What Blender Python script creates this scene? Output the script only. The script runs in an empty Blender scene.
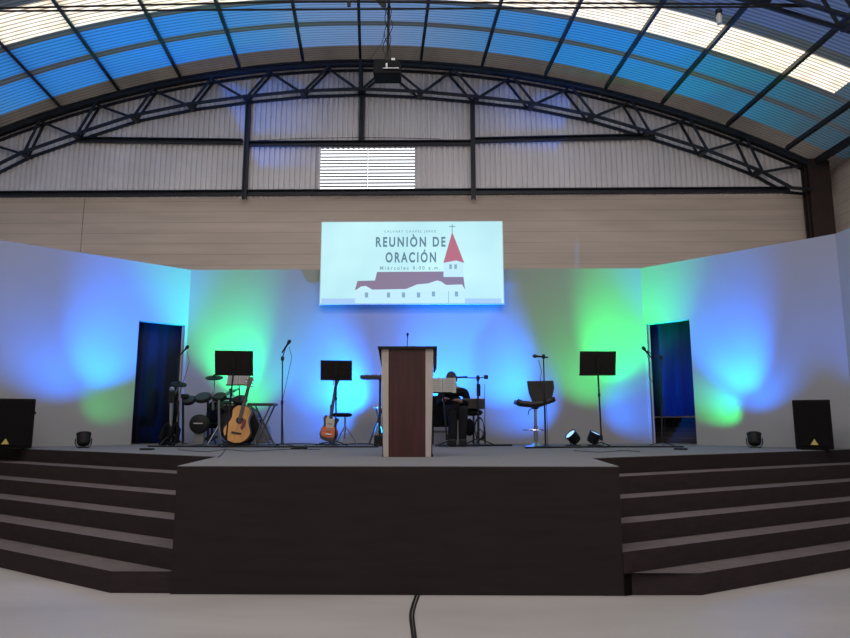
import bpy, bmesh, math, random
from mathutils import Vector, Matrix
random.seed(7)
SC = bpy.context.scene
COL = SC.collection
PI = math.pi

# ------------------------------------------------------------------ camera
FPX, CAMH = 660.0, 1.355
PITCH = math.atan(103/660); YAW = math.radians(.87)
cd = bpy.data.cameras.new('camera'); cam = bpy.data.objects.new('camera', cd); COL.objects.link(cam)
cd.sensor_width = 36; cd.lens = 36*FPX/850; cd.clip_end = 200
cam.location = (0, 0, CAMH); cam.rotation_euler = (PI/2+PITCH, 0, YAW)
SC.camera = cam

# ------------------------------------------------------------------ world, lights, exposure
W = bpy.data.worlds.new('daylight'); SC.world = W; W.use_nodes = True
W.node_tree.nodes['Background'].inputs[0].default_value = (.93, .96, 1, 1)
W.node_tree.nodes['Background'].inputs[1].default_value = 2.2
SC.view_settings.view_transform = 'Standard'; SC.view_settings.look = 'None'
SC.view_settings.exposure = .1; SC.view_settings.gamma = 1; SC.view_settings.use_curve_mapping = False

def area(name, loc, rot, sx, sy, power, colr=(1, 1, 1)):
    l = bpy.data.lights.new(name, 'AREA'); l.shape = 'RECTANGLE'; l.size = sx; l.size_y = sy
    l.energy = power; l.color = colr
    o = bpy.data.objects.new(name, l); COL.objects.link(o); o.location = loc; o.rotation_euler = rot
    return o
# added area lamps under the opaque roof, standing in for daylight from above
area('added_roof_fill', (-1.0, 5.6, 8.2), (0, 0, 0), 11, .9, 340, (1, .93, .90))
area('added_roof_fill', (-1.0, 1.6, 8.3), (0, 0, 0), 11, .9, 370, (1, .93, .90))
area('added_roof_fill', (-1.0, -2.6, 8.4), (0, 0, 0), 11, .9, 120, (1, .93, .90))

def ray(px, py):
    u = (px-425)/FPX; v = (319-py)/FPX
    y = math.cos(PITCH)-v*math.sin(PITCH); z = math.sin(PITCH)+v*math.cos(PITCH)
    c, s = math.cos(YAW), math.sin(YAW)
    return Vector((u*c-y*s, u*s+y*c, z))
def UZ(px, py, z):
    r = ray(px, py); t = (z-CAMH)/r.z; return Vector((r.x*t, r.y*t, z))
def UY(px, py, Y):
    r = ray(px, py); t = Y/r.y; return Vector((r.x*t, Y, CAMH+r.z*t))

# ------------------------------------------------------------------ materials
MATS = {}
def mat(name, col, rough=.6, metal=0, var=0, scale=20, stretch=(1, 1, 1), bump=0, emit=0, spec=.5):
    if name in MATS: return MATS[name]
    m = bpy.data.materials.new(name); m.use_nodes = True; N = m.node_tree.nodes; L = m.node_tree.links
    b = N['Principled BSDF']; b.inputs['Base Color'].default_value = (*col, 1)
    b.inputs['Roughness'].default_value = rough; b.inputs['Metallic'].default_value = metal
    b.inputs['Specular IOR Level'].default_value = spec
    if emit:
        b.inputs['Emission Color'].default_value = (*col, 1); b.inputs['Emission Strength'].default_value = emit
        b.inputs['Base Color'].default_value = (.02, .02, .02, 1)
    if var or bump:
        tc = N.new('ShaderNodeTexCoord'); mp = N.new('ShaderNodeMapping'); mp.inputs['Scale'].default_value = stretch
        nz = N.new('ShaderNodeTexNoise'); nz.inputs['Scale'].default_value = scale; nz.inputs['Detail'].default_value = 4
        L.new(tc.outputs['Object'], mp.inputs[0]); L.new(mp.outputs[0], nz.inputs[0])
        if var:
            r = N.new('ShaderNodeValToRGB'); r.color_ramp.elements[0].position = .3; r.color_ramp.elements[1].position = .7
            r.color_ramp.elements[0].color = (*[c*(1-var) for c in col], 1)
            r.color_ramp.elements[1].color = (*[min(1, c*(1+var)) for c in col], 1)
            L.new(nz.outputs[0], r.inputs[0]); L.new(r.outputs[0], b.inputs['Base Color'])
        if bump:
            bp = N.new('ShaderNodeBump'); bp.inputs['Strength'].default_value = bump; bp.inputs['Distance'].default_value = .01
            L.new(nz.outputs[0], bp.inputs['Height']); L.new(bp.outputs[0], b.inputs['Normal'])
    MATS[name] = m; return m

def sheet_mat(name, col, trans=.7, var=.1, scale=1.2, stretch=(1, 1, 1), col2=None):
    """translucent corrugated roofing: part of the light comes through"""
    m = bpy.data.materials.new(name); m.use_nodes = True; N = m.node_tree.nodes; L = m.node_tree.links
    b = N['Principled BSDF']; out = N['Material Output']
    b.inputs['Roughness'].default_value = .45
    tr = N.new('ShaderNodeBsdfTranslucent'); mx = N.new('ShaderNodeMixShader'); mx.inputs[0].default_value = trans
    tc = N.new('ShaderNodeTexCoord'); mp = N.new('ShaderNodeMapping'); mp.inputs['Scale'].default_value = stretch
    nz = N.new('ShaderNodeTexNoise'); nz.inputs['Scale'].default_value = scale; nz.inputs['Detail'].default_value = 3
    L.new(tc.outputs['Object'], mp.inputs[0]); L.new(mp.outputs[0], nz.inputs[0])
    r = N.new('ShaderNodeValToRGB'); r.color_ramp.elements[0].position = .35; r.color_ramp.elements[1].position = .65
    c2 = col2 or [c*(1-var) for c in col]
    r.color_ramp.elements[0].color = (*c2, 1); r.color_ramp.elements[1].color = (*col, 1)
    L.new(nz.outputs[0], r.inputs[0])
    for s in (b.inputs['Base Color'], tr.inputs[0]): L.new(r.outputs[0], s)
    L.new(b.outputs[0], mx.inputs[1]); L.new(tr.outputs[0], mx.inputs[2]); L.new(mx.outputs[0], out.inputs[0])
    MATS[name] = m; return m

black = mat('black_plastic', (.008, .008, .009), .6, spec=.25)
blackmetal = mat('black_metal', (.010, .010, .011), .5, 0, spec=.3)
steel = mat('dark_painted_steel', (.018, .023, .035), .5, .2, var=.25, scale=3)
chrome = mat('chrome', (.5, .5, .52), .25, 1)
greymetal = mat('grey_metal', (.22, .23, .24), .4, .6)
white = mat('white_paint', (.6, .6, .6), .7)
carpet = mat('grey_carpet', (.15, .15, .155), .95, var=.12, scale=60, bump=.3, spec=.1)
stepcarpet = mat('step_carpet', (.105, .088, .090), .95, var=.12, scale=9, bump=.3, spec=.05)
riserm = mat('riser_carpet_shaded', (.036, .026, .029), .9, var=.12, scale=7, stretch=(1, 1, 3), spec=.1)  # shade on the upright step faces put into a darker carpet colour
fasciam = mat('black_fascia', (.028, .021, .023), .9, var=.12, scale=4, stretch=(.5, 1, 4), spec=.1)
panelm = mat('white_partition', (.27, .27, .275), .8, var=.02, scale=2)
cloth = mat('black_cloth', (.007, .007, .010), .95, var=.3, scale=25, bump=.4, spec=.1)
skin = mat('skin', (.22, .12, .085), .6)
hairm = mat('black_hair', (.012, .01, .009), .6, bump=.8, scale=80)
paper = mat('sheet_paper', (.34, .34, .33), .9)

# ------------------------------------------------------------------ mesh helpers
class MB:
    def __init__(s): s.bm = bmesh.new()
    def box(s, c, size, rot=None, mi=0, bevel=0):
        M = Matrix.Translation(Vector(c)) @ (rot.to_4x4() if rot is not None else Matrix.Identity(4)) @ Matrix.Diagonal((*size, 1))
        r = bmesh.ops.create_cube(s.bm, size=1, matrix=M)
        if bevel:
            es = {e for v in r['verts'] for e in v.link_edges}
            bmesh.ops.bevel(s.bm, geom=list(es), offset=bevel, segments=2, affect='EDGES')
        elif mi:
            for f in {f for v in r['verts'] for f in v.link_faces}: f.material_index = mi
        return s
    def bar(s, a, b, w, h=None, up=(0, 0, 1), bevel=0):
        a, b = Vector(a), Vector(b); d = b-a; L = d.length; x = d.normalized()
        u = Vector(up)
        if abs(x.dot(u)) > .98: u = Vector((0, 1, 0))
        y = u.cross(x).normalized(); z = x.cross(y)
        R = Matrix((x, y, z)).transposed()
        return s.box((a+b)/2, (L, w, h or w), R, bevel=bevel)
    def tube(s, pts, r, n=8, cap=True):
        pts = [Vector(p) for p in pts]; rings = []
        rs = r if isinstance(r, (list, tuple)) else [r]*len(pts)
        prev = None
        for i, p in enumerate(pts):
            t = (pts[min(i+1, len(pts)-1)]-pts[max(i-1, 0)]).normalized()
            if prev is None:
                u = Vector((0, 0, 1)) if abs(t.z) < .9 else Vector((1, 0, 0))
                a = t.cross(u).normalized()
            else:
                a = (prev-t*prev.dot(t)).normalized()
            prev = a; b = t.cross(a)
            rings.append([s.bm.verts.new(p+(a*math.cos(2*PI*k/n)+b*math.sin(2*PI*k/n))*rs[i]) for k in range(n)])
        for A, B in zip(rings, rings[1:]):
            for k in range(n): s.bm.faces.new((A[k], A[(k+1) % n], B[(k+1) % n], B[k]))
        if cap: s.bm.faces.new(rings[0][::-1]); s.bm.faces.new(rings[-1])
        return s
    def lathe(s, prof, c=(0, 0, 0), axis=(0, 0, 1), n=24):
        ax = Vector(axis).normalized(); R = Vector((0, 0, 1)).rotation_difference(ax).to_matrix(); c = Vector(c); rings = []
        for r, z in prof:
            r = max(r, .0005)
            rings.append([s.bm.verts.new(c+R@Vector((r*math.cos(2*PI*k/n), r*math.sin(2*PI*k/n), z))) for k in range(n)])
        for A, B in zip(rings, rings[1:]):
            for k in range(n): s.bm.faces.new((A[k], A[(k+1) % n], B[(k+1) % n], B[k]))
        s.bm.faces.new(rings[0][::-1]); s.bm.faces.new(rings[-1]); return s
    def prism(s, pts, vec):
        """polygon pts (3D) extruded along vec"""
        v = Vector(vec); A = [s.bm.verts.new(Vector(p)) for p in pts]; B = [s.bm.verts.new(Vector(p)+v) for p in pts]
        n = len(pts); s.bm.faces.new(A[::-1]); s.bm.faces.new(B)
        for k in range(n): s.bm.faces.new((A[k], A[(k+1) % n], B[(k+1) % n], B[k]))
        return s
    def build(s, name, m, parent=None, smooth=False, bevel=0):
        bmesh.ops.recalc_face_normals(s.bm, faces=s.bm.faces)
        me = bpy.data.meshes.new(name); s.bm.to_mesh(me); s.bm.free()
        for x in (m if isinstance(m, (list, tuple)) else [m]): me.materials.append(x)
        if smooth:
            for p in me.polygons: p.use_smooth = True
            me.set_sharp_from_angle(angle=math.radians(40))
        o = bpy.data.objects.new(name, me); COL.objects.link(o)
        if parent is not None: o.parent = parent
        if bevel:
            md = o.modifiers.new('bevel', 'BEVEL'); md.width = bevel; md.segments = 2; md.limit_method = 'ANGLE'
        return o

def tag(o, label=None, cat=None, group=None, kind=None):
    if label: o['label'] = label
    if cat: o['category'] = cat
    if group: o['group'] = group
    if kind: o['kind'] = kind
    return o
def thing(name, label, cat, loc=(0, 0, 0), rz=0, group=None):
    o = bpy.data.objects.new(name, None); COL.objects.link(o); o.location = loc; o.rotation_euler = (0, 0, rz)
    o.empty_display_size = .1
    return tag(o, label, cat, group)
def copy_tree(o, parent=None):
    c = o.copy(); COL.objects.link(c); c.parent = parent
    for ch in list(o.children): copy_tree(ch, c)
    return c
def struct(o): o['kind'] = 'structure'; return o
class At:
    """local drawing frame of a thing: root on the stage floor, points read off at the thing's own distance"""
    def __init__(s, px, Y, z=1.0, dy=0):
        p = UY(px, 440, Y); s.o = Vector((p.x, Y, z))
    def __call__(s, px, py, dy=0):
        p = UY(px, py, s.o.y+dy); return p-s.o
    def m(s, n): return n*s.o.y/FPX

# ================================================================== STRUCTURE
ST = 1.0
# floor
mb = MB(); mb.box((-1, 3, -.05), (24, 24, .1))
fm = mat('polished_concrete', (.30, .285, .275), .45, var=.12, scale=.9, stretch=(.5, 1.6, 1), spec=.3)
struct(mb.build('floor', fm))

# rear concrete wall with board marks
def plank_mat():
    m = mat('board_marked_concrete', (.62, .53, .455), .85, var=.10, scale=1.6, stretch=(.35, 1, 3)); N = m.node_tree.nodes; L = m.node_tree.links
    b = N['Principled BSDF']; src = b.inputs['Base Color'].links[0].from_socket
    tc = N.new('ShaderNodeTexCoord'); sp = N.new('ShaderNodeSeparateXYZ'); L.new(tc.outputs['Object'], sp.inputs[0])
    mu = N.new('ShaderNodeMath'); mu.operation = 'FRACT'; di = N.new('ShaderNodeMath'); di.operation = 'DIVIDE'; di.inputs[1].default_value = .225
    L.new(sp.outputs['Z'], di.inputs[0]); L.new(di.outputs[0], mu.inputs[0])
    lt = N.new('ShaderNodeMath'); lt.operation = 'LESS_THAN'; lt.inputs[1].default_value = .05; L.new(mu.outputs[0], lt.inputs[0])
    nz = N.new('ShaderNodeTexNoise'); nz.inputs['Scale'].default_value = .8
    mm = N.new('ShaderNodeMath'); mm.operation = 'MULTIPLY'; L.new(lt.outputs[0], mm.inputs[0]); L.new(nz.outputs[0], mm.inputs[1])
    mx = N.new('ShaderNodeMix'); mx.data_type = 'RGBA'; mx.blend_type = 'MULTIPLY'
    L.new(mm.outputs[0], mx.inputs[0]); L.new(src, mx.inputs[6]); mx.inputs[7].default_value = (.5, .45, .42, 1)
    L.new(mx.outputs[2], b.inputs['Base Color']); return m
pm = plank_mat()
GY = 13.0
XL, XR = -11.2, 7.95
mb = MB(); jx = UY(86, 210, GY+.1).x
mb.box(((XL+jx-.012)/2, GY+.17, 3.0), (jx-.012-XL, .3, 6.0)); mb.box(((jx+.012+XR)/2, GY+.17, 3.0), (XR-jx-.012, .3, 6.0))
mb.box((jx, GY+.20, 3.0), (.03, .3, 6.0))
struct(mb.build('wall_back', pm))
mb = MB(); mb.box((XR+.25, 3.3, 3.4), (.3, 20, 6.8)); struct(mb.build('wall_right', pm))
mb = MB(); mb.box((XL-.15, 3.3, 3.5), (.3, 20, 7.0)); struct(mb.build('wall_left', pm))
# closed end of the hall, behind the camera
mb = MB()
mb.box((-7.3, -6.8, 3.4), (8, .3, 6.8)); mb.box((5, -6.8, 3.4), (6, .3, 6.8)); mb.box((-1, -6.8, 3.4), (6, .3, 6.8))
struct(mb.build('wall_front', pm))

# ---- arch in the gable plane, read as a parabola
def arc(px):                     # outer edge of the truss top chord
    return UY(px, 61+5.15e-4*(px-366)**2, 12.8)
A0 = arc(366); A1 = arc(785); KX = (A0.z-A1.z)/(A1.x-A0.x)**2
def zarc(x): return A0.z-KX*(x-A0.x)**2
D = ray(372, 438); D = D/D.y     # run of the roof
# corrugated gable sheet
def gable():
    mb = MB(); bm = mb.bm; x = XL; pitch = .108; k = 0; prev = None
    z0 = 5.93
    wl, wr = UY(320, 170, GY).x, UY(415, 170, GY).x; wz0, wz1 = UY(367, 191.5, GY).z, UY(367, 149, GY).z
    xs = []
    while x < XR+.3:
        xs += [(x, 0), (x+pitch*.32, 0), (x+pitch*.42, -.05), (x+pitch*.9, -.05)]; x += pitch
    for (xa, ya), (xb, yb) in zip(xs, xs[1:]):
        segs = [(z0, None)]
        inside = xa >= wl-.001 and xb <= wr+.001
        spans = [(z0, wz0), (wz1, None)] if inside else [(z0, None)]
        for a, b in spans:
            ta = b if b else max(zarc(xa)+.16, z0+.02); tb = b if b else max(zarc(xb)+.16, z0+.02)
            v = [bm.verts.new(p) for p in ((xa, GY+ya, a), (xb, GY+yb, a), (xb, GY+yb, tb), (xa, GY+ya, ta))]
            bm.faces.new(v)
    m = mat('corrugated_gable_sheet', (.80, .78, .79), .55, .0, var=.08, scale=.7, stretch=(1.5, 1, .5))
    struct(mb.build('wall_gable', m)); return wl, wr, wz0, wz1
wl, wr, wz0, wz1 = gable()
# louvred window of translucent slats
lm = sheet_mat('white_translucent_slat', (.36, .36, .39), .75)
w = struct(MB().bar((wl-.05, GY-.03, wz0), (wl-.05, GY-.03, wz1+.04), .05, .05).bar((wl-.05, GY-.03, wz1+.02), (wr, GY-.03, wz1+.02), .03, .03)
           .bar(((wl+wr)/2, GY-.05, wz0), ((wl+wr)/2, GY-.05, wz1), .014, .014).build('window_1', mat('window_frame_white', (.5, .5, .52), .5)))
n = 13; hz = (wz1-wz0)/n
for s in range(2):
    mb = MB(); xa, xb = (wl, (wl+wr)/2-.01) if s == 0 else ((wl+wr)/2+.01, wr)
    for k in range(n):
        z = wz0+k*hz
        mb.prism([(xa, GY+.02, z+hz*.95), (xa, GY-.03, z+.30*hz), (xa, GY-.02, z+.2*hz), (xa, GY+.03, z+hz*.85)], (xb-xa, 0, 0))
    mb.build('louvre_slats', lm, w)

# ---- roof vault
greybl = sheet_mat('weathered_blue_grey_sheet', (.04, .062, .085), .75, col2=(.035, .06, .085), stretch=(1, .2, 1))
strip = sheet_mat('white_rooflight_sheet', (.92, .80, .68), .8, col2=(.74, .60, .45), scale=3, stretch=(1, 3, 1))
browns = sheet_mat('brown_grey_roof_sheet', (.060, .050, .044), .7, col2=(.045, .038, .034), scale=1.5, stretch=(1, .3, 1))
lap = sheet_mat('dark_sheet_lap', (.042, .050, .058), .7)
def yof(ratio): return 12.8/ratio
Yb = [12.95, 12.42, 11.76, 11.62, 11.07, 10.93]          # gable end | plain | blue | lap | blue | lap | rooflight...
Ys0, Ys1 = 10.93, 10.26
xR = arc(771).x; xL = 2*A0.x-xR
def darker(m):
    """the same sheet in a darker, browner colour for its grooves"""
    nm = m.name+'_dark_groove'
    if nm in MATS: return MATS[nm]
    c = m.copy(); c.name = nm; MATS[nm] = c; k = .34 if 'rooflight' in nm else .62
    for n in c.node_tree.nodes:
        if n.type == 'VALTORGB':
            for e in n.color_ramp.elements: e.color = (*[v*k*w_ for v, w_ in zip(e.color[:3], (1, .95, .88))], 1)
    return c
def vault(name, y0, y1, xa, xb, mats_f, mats, dz=0.10, fine=True, st=True, nx=None, grooves=True):
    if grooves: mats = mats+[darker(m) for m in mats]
    mb = MB(); bm = mb.bm; nx = nx or 56; p = .074; rows = []
    ny = max(2, int((y0-y1)/(p/4))) if fine else max(1, int((y0-y1)/1.0))
    for j in range(ny+1):
        y = y0+(y1-y0)*j/ny; t = 12.8-y
        zc = (0, .012, .012, 0)[j % 4] if fine else 0
        row = []
        for i in range(nx+1):
            x = xa+(xb-xa)*i/nx; tt = t*(1+.25*max(0, (A0.x-x)/7.7))
            row.append(bm.verts.new((x-D.x*tt, 12.8-tt, zarc(x)+dz-D.z*tt+zc)))
        rows.append(row)
    for j in range(ny):
        for i in range(nx):
            f = bm.faces.new((rows[j][i], rows[j][i+1], rows[j+1][i+1], rows[j+1][i]))
            xm = xa+(xb-xa)*(i+.5)/nx
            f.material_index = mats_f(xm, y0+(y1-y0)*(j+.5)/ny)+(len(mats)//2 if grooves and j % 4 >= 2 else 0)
    o = mb.build(name, mats)
    if st: struct(o)
    return o
def field():  # blue light across the roof, put into the sheet colour from side to side
    m = sheet_mat('sheet_run_painted_blue_light', (.02, .1, .3), .75, stretch=(1, .2, 1)); N = m.node_tree.nodes; L = m.node_tree.links
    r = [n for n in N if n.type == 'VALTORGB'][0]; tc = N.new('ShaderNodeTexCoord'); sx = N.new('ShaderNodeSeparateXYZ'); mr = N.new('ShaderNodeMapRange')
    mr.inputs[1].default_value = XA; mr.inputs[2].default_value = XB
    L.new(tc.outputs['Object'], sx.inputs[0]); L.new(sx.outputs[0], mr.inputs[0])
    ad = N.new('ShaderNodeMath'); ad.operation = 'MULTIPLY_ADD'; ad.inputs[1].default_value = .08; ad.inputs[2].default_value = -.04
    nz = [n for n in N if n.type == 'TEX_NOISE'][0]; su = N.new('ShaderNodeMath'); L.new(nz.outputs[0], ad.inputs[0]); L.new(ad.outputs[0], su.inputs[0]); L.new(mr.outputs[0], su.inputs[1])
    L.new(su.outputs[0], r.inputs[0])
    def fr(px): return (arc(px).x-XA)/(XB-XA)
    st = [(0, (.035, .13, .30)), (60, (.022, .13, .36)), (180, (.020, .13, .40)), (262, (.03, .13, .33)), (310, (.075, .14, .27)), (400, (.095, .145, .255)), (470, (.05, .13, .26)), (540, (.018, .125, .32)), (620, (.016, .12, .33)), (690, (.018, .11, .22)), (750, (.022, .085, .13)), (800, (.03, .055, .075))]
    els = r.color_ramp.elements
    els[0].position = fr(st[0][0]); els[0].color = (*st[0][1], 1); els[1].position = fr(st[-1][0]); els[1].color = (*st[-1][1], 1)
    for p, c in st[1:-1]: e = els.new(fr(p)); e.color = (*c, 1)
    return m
def cmat(x, y):
    if y > Yb[1]: return 0
    if Yb[2] > y > Yb[3] or y < Yb[4]: return 1
    return 2
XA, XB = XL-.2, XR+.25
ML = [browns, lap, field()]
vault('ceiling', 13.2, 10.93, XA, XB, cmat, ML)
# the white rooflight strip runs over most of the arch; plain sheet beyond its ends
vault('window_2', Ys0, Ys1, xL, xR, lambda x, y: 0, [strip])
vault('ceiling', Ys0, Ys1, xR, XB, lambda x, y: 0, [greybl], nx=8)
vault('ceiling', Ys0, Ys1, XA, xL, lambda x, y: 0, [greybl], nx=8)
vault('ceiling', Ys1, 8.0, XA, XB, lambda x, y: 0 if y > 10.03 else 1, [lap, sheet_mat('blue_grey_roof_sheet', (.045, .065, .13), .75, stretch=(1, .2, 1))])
vault('ceiling', 8.0, -5.8, XA, XB, lambda x, y: 0, [mat('opaque_roof_sheet', (.26, .235, .22), .5, .3, var=.2, scale=2)], fine=False, grooves=False)

# ---- stage
dL = Vector((-math.cos(math.radians(31.5)), math.sin(math.radians(31.5)), 0)); dR = Vector((math.cos(math.radians(29.5)), math.sin(math.radians(29.5)), 0))
Lc, Rc = Vector((-2.115, 5.50, 0)), Vector((1.49, 5.50, 0)); Ln, Rn = Vector((-2.27, 6.98, 0)), Vector((1.56, 6.75, 0))
Lf, Rf = Vector((-2.61, 5.53, 0)), Vector((2.10, 5.53, 0))
LE, RE = Ln+dL*9.0, Rn+dR*6.4
stg = thing('stage', 'broad raised stage with grey carpet top and black front face', 'stage', (0, 6, 0))
def loc(pts, z, o=Vector((0, 6, 0))): return [Vector((p[0], p[1], z))-o for p in pts]
poly = [Lc, Rc, Rn, RE, Vector((RE.x, 12.4, 0)), Vector((LE.x, 12.4, 0)), LE, Ln]
MB().prism(loc(poly, 0), (0, 0, ST-.006)).build('platform', fasciam, stg)
MB().prism(loc(poly, ST-.006), (0, 0, .006)).build('carpet_top', carpet, stg)
def stairs(label, N0, F0, d, corner, sgn):
    t = thing('stage_steps', label, 'steps', tuple(F0))
    nrm = Vector((-d.y, d.x, 0)) if sgn < 0 else Vector((d.y, -d.x, 0))
    if nrm.y > 0: nrm = -nrm
    Dp = (F0-N0).dot(nrm)                        # run between floor line and platform edge
    def line(off, x):                            # point on the line parallel to d at the given offset
        p = N0+nrm*off; k = (x-p.x)/d.x; return Vector((x, p.y+d.y*k, 0))
    for k in range(5):
        off = Dp*(5-k)/5; nxt = Dp*(4-k)/5 if k < 4 else .0
        def sidex(y):                            # block side edge
            a = (y-corner.y)/(N0.y-corner.y); return corner.x+(N0.x-corner.x)*a
        def hit(o_):
            x = corner.x
            for _ in range(8): x = sidex(line(o_, x).y)
            return line(o_, x)
        xe = F0.x+d.x*5.9
        a = hit(off) if k else None
        back = [line(nxt, xe), hit(nxt)]
        if k == 0: pts = [F0+Vector((d.x, d.y, 0))*5.9, F0, corner]+[hit(nxt), line(nxt, xe)]
        else: pts = [line(off, xe), a, hit(nxt), line(nxt, xe)]
        g = .001*k
        P = [Vector((p.x, p.y, 0))-F0 for p in pts]
        so = MB().prism(P, (0, 0, ST*(k+1)/6)).build('step', [riserm, stepcarpet], t)
        for f in so.data.polygons:
            if f.normal.z > .9: f.material_index = 1
stairs('dark carpeted steps climbing to the left side of the stage', Ln, Lf, dL, Lc+Vector((-.002, 0.03, 0)), -1)
stairs('dark carpeted steps climbing to the right side of the stage', Rn, Rf, dR, Rc+Vector((.002, .03, 0)), 1)

# ---- stage partitions
PH = 3.97
def wall_piece(mb, A, B, z0, z1, th, nrm):
    a, b = Vector((A.x, A.y, z0)), Vector((B.x, B.y, z0))
    mb.prism([a, b, b+nrm*th, a+nrm*th], (0, 0, z1-z0))
PA_L, PB_L = Vector((-4.24, 11.15, 0)), Vector((-6.32, 9.2, 0)); PB_L2 = PA_L+(PB_L-PA_L)*1.3
PA_R, PB_R = Vector((3.54, 11.15, 0)), Vector((5.63, 9.07, 0))
def on_line(A, B, px, py=443):
    r = ray(px, py); d = B-A
    # solve A + d*t = r*s  in plan
    det = d.x*(-r.y)+r.x*d.y
    t = ((-A.x)*(-r.y)-(-r.x)*(-A.y))/det
    return A+d*t
mb = MB(); wall_piece(mb, PA_L+Vector((-.1, 0, 0)), PA_R+Vector((.1, 0, 0)), ST, PH, .1, Vector((0, 1, 0))); struct(mb.build('wall_stage_back', panelm))
def side_wall(name, A, B, p0, p1, dh):
    d = (B-A).normalized(); nrm = Vector((-d.y, d.x, 0))
    if nrm.y < 0: nrm = -nrm
    a, b = on_line(A, B, p0), on_line(A, B, p1); mb = MB()
    wall_piece(mb, A, a, ST, PH, .12, nrm); wall_piece(mb, b, B, ST, PH, .12, nrm); wall_piece(mb, a, b, dh, PH, .12, nrm)
    struct(mb.build(name, panelm)); return a, b, nrm
DH = ST+1.99
la, lb, ln_ = side_wall('wall_stage_left', PA_L, PB_L2, 178.5, 131, DH)
ra, rb, rn_ = side_wall('wall_stage_right', PA_R, PB_R, 652.5, 697, DH)
mb = MB(); wall_piece(mb, PB_R, Vector((5.72, 7.9, 0))*1.0, ST, PH, .1, Vector((1, 0, 0))); struct(mb.build('wall_stage_far_right', panelm))

# curtains in the doorways
curt = mat('dark_curtain', (.010, .014, .032), .9, spec=.15)
curt2 = mat('dark_blue_curtain', (.008, .020, .085), .85, var=.3, scale=3, stretch=(2, 2, .3), spec=.2)
def curtain(label, a, b, nrm, z0, off=.22, cm=curt):
    t = thing('doorway_curtain', label, 'curtain', tuple((a+b)/2+nrm*off+Vector((0, 0, ST))))
    d = (b-a).normalized(); L = (b-a).length+1.0; mb = MB(); bm = mb.bm; n = 90; prev = None
    for i in range(n+1):
        u = (i/n-.5)*L; w = .03*math.sin(i*.42+1.5*math.sin(i*.11))+.02*math.sin(i*.17+1)
        lo = d*u*1.0+nrm*w; hi = d*u+nrm*w*.6
        v = (bm.verts.new(Vector((lo.x, lo.y, z0))), bm.verts.new(Vector((hi.x, hi.y, 2.8))))
        if prev: bm.faces.new((prev[0], v[0], v[1], prev[1]))
        prev = v
    o = mb.build('drape', cm, t, smooth=True); md = o.modifiers.new('thickness', 'SOLIDIFY'); md.thickness = .006
    MB().tube([d*(-L/2)+Vector((0, 0, 2.82)), d*(L/2)+Vector((0, 0, 2.82))], .015).build('rail', blackmetal, t)
curtain('dark floor-length curtain in the left stage doorway', la, lb, ln_, .01)
curtain('dark blue curtain hanging short in the right stage doorway above black steps', ra, rb, rn_, .45, .35, curt2)
t = thing('backstage_steps', 'black striped steps seen under the curtain of the right doorway', 'steps', tuple((ra+rb)/2+rn_*.55+Vector((0, 0, ST))))
dd = (rb-ra).normalized()
R = Matrix((dd, rn_, Vector((0, 0, 1)))).transposed()
for k in range(5):
    o = MB().box(Vector((0, 0, .045+.085*k))+rn_*(.10*k), (1.9, .12, .09), R).build('step', [mat('black_step_riser', (.02, .013, .015), .7), mat('brown_step_tread', (.14, .09, .09), .7)], t)
    for f in o.data.polygons:
        if f.normal.z > .9: f.material_index = 1

# ---- steelwork
def truss():
    t = thing('roof_truss', 'arched dark steel lattice truss against the gable wall', 'truss', tuple(A0))
    o0 = A0; YF, YK = -.13, .13
    tops = [-70, -14, 42.7, 98, 155, 213, 271, 329, 388, 451, 509, 567.5, 627, 684, 741, 800]
    bots = [(-100, 222), (-40, 188), (26, 155), (78, 137), (135, 118.5), (191.5, 107), (247, 99.6), (303.5, 94), (361, 92), (420, 94.5), (475.6, 99.6), (531, 106), (590.6, 118), (645.5, 134), (702.5, 152), (757, 173), (788, 190)]
    def top(px, dz=-.05): p = arc(px); return p-o0+Vector((0, 0, dz))
    B = [UY(a, b, 12.8)-o0 for a, b in bots]
    T = [top(p, -.16) for p in tops]
    e = Vector((0, 1, 0))
    # top chord: two flanges one over the other, following the arch
    px = [-130+i*(815+130)/48 for i in range(49)]
    mb = MB()
    for a, b in zip(px, px[1:]): mb.bar(top(a), top(b), .24, .045)
    mb.build('top_chord', steel, t)
    for nm, yy in (('top_rail', YF), ('top_rail', YK)):
        mb = MB()
        for a, b in zip(px, px[1:]): mb.bar(top(a, -.14)+e*yy, top(b, -.14)+e*yy, .045, .045)
        mb.build(nm, steel, t)
    end = UY(810, 192, 12.8)-o0
    for yy in (YF, YK):
        mb = MB()
        for a, b in zip(B+[end], (B+[end])[1:]): mb.bar(a+e*yy, b+e*yy, .05, .05)
        mb.build('bottom_chord', steel, t)
    for i, b in enumerate(B[1:-1]):
        l, r = (T[i], T[i+1]) if i+1 < len(T) else (T[i], None)
        left = i < 8
        for tgt, dbl in ((r, left), (l, not left)):
            if tgt is None: continue
            if dbl:
                for yy in (YF, YK):
                    o = Vector((.04 if yy < 0 else -.04, yy, 0)); MB().bar(b+o, tgt+o, .036, .04).build('web_bar', steel, t)
            else: MB().bar(b, tgt, .045, .045).build('web_bar', steel, t)
        MB().box(b, (.11, .28, .08)).build('gusset_plate', steel, t)
    k = MB()
    for yy in (YF, 0, YK): k.bar(B[8]+e*yy, top(361)+e*yy, .06, .06)
    k.build('king_post', steel, t)
    return t
T1 = truss()
T2 = copy_tree(T1); T2.location = A0-D*4.2; T2['label'] = 'nearer roof truss, only its end showing at the top right corner'
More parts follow.
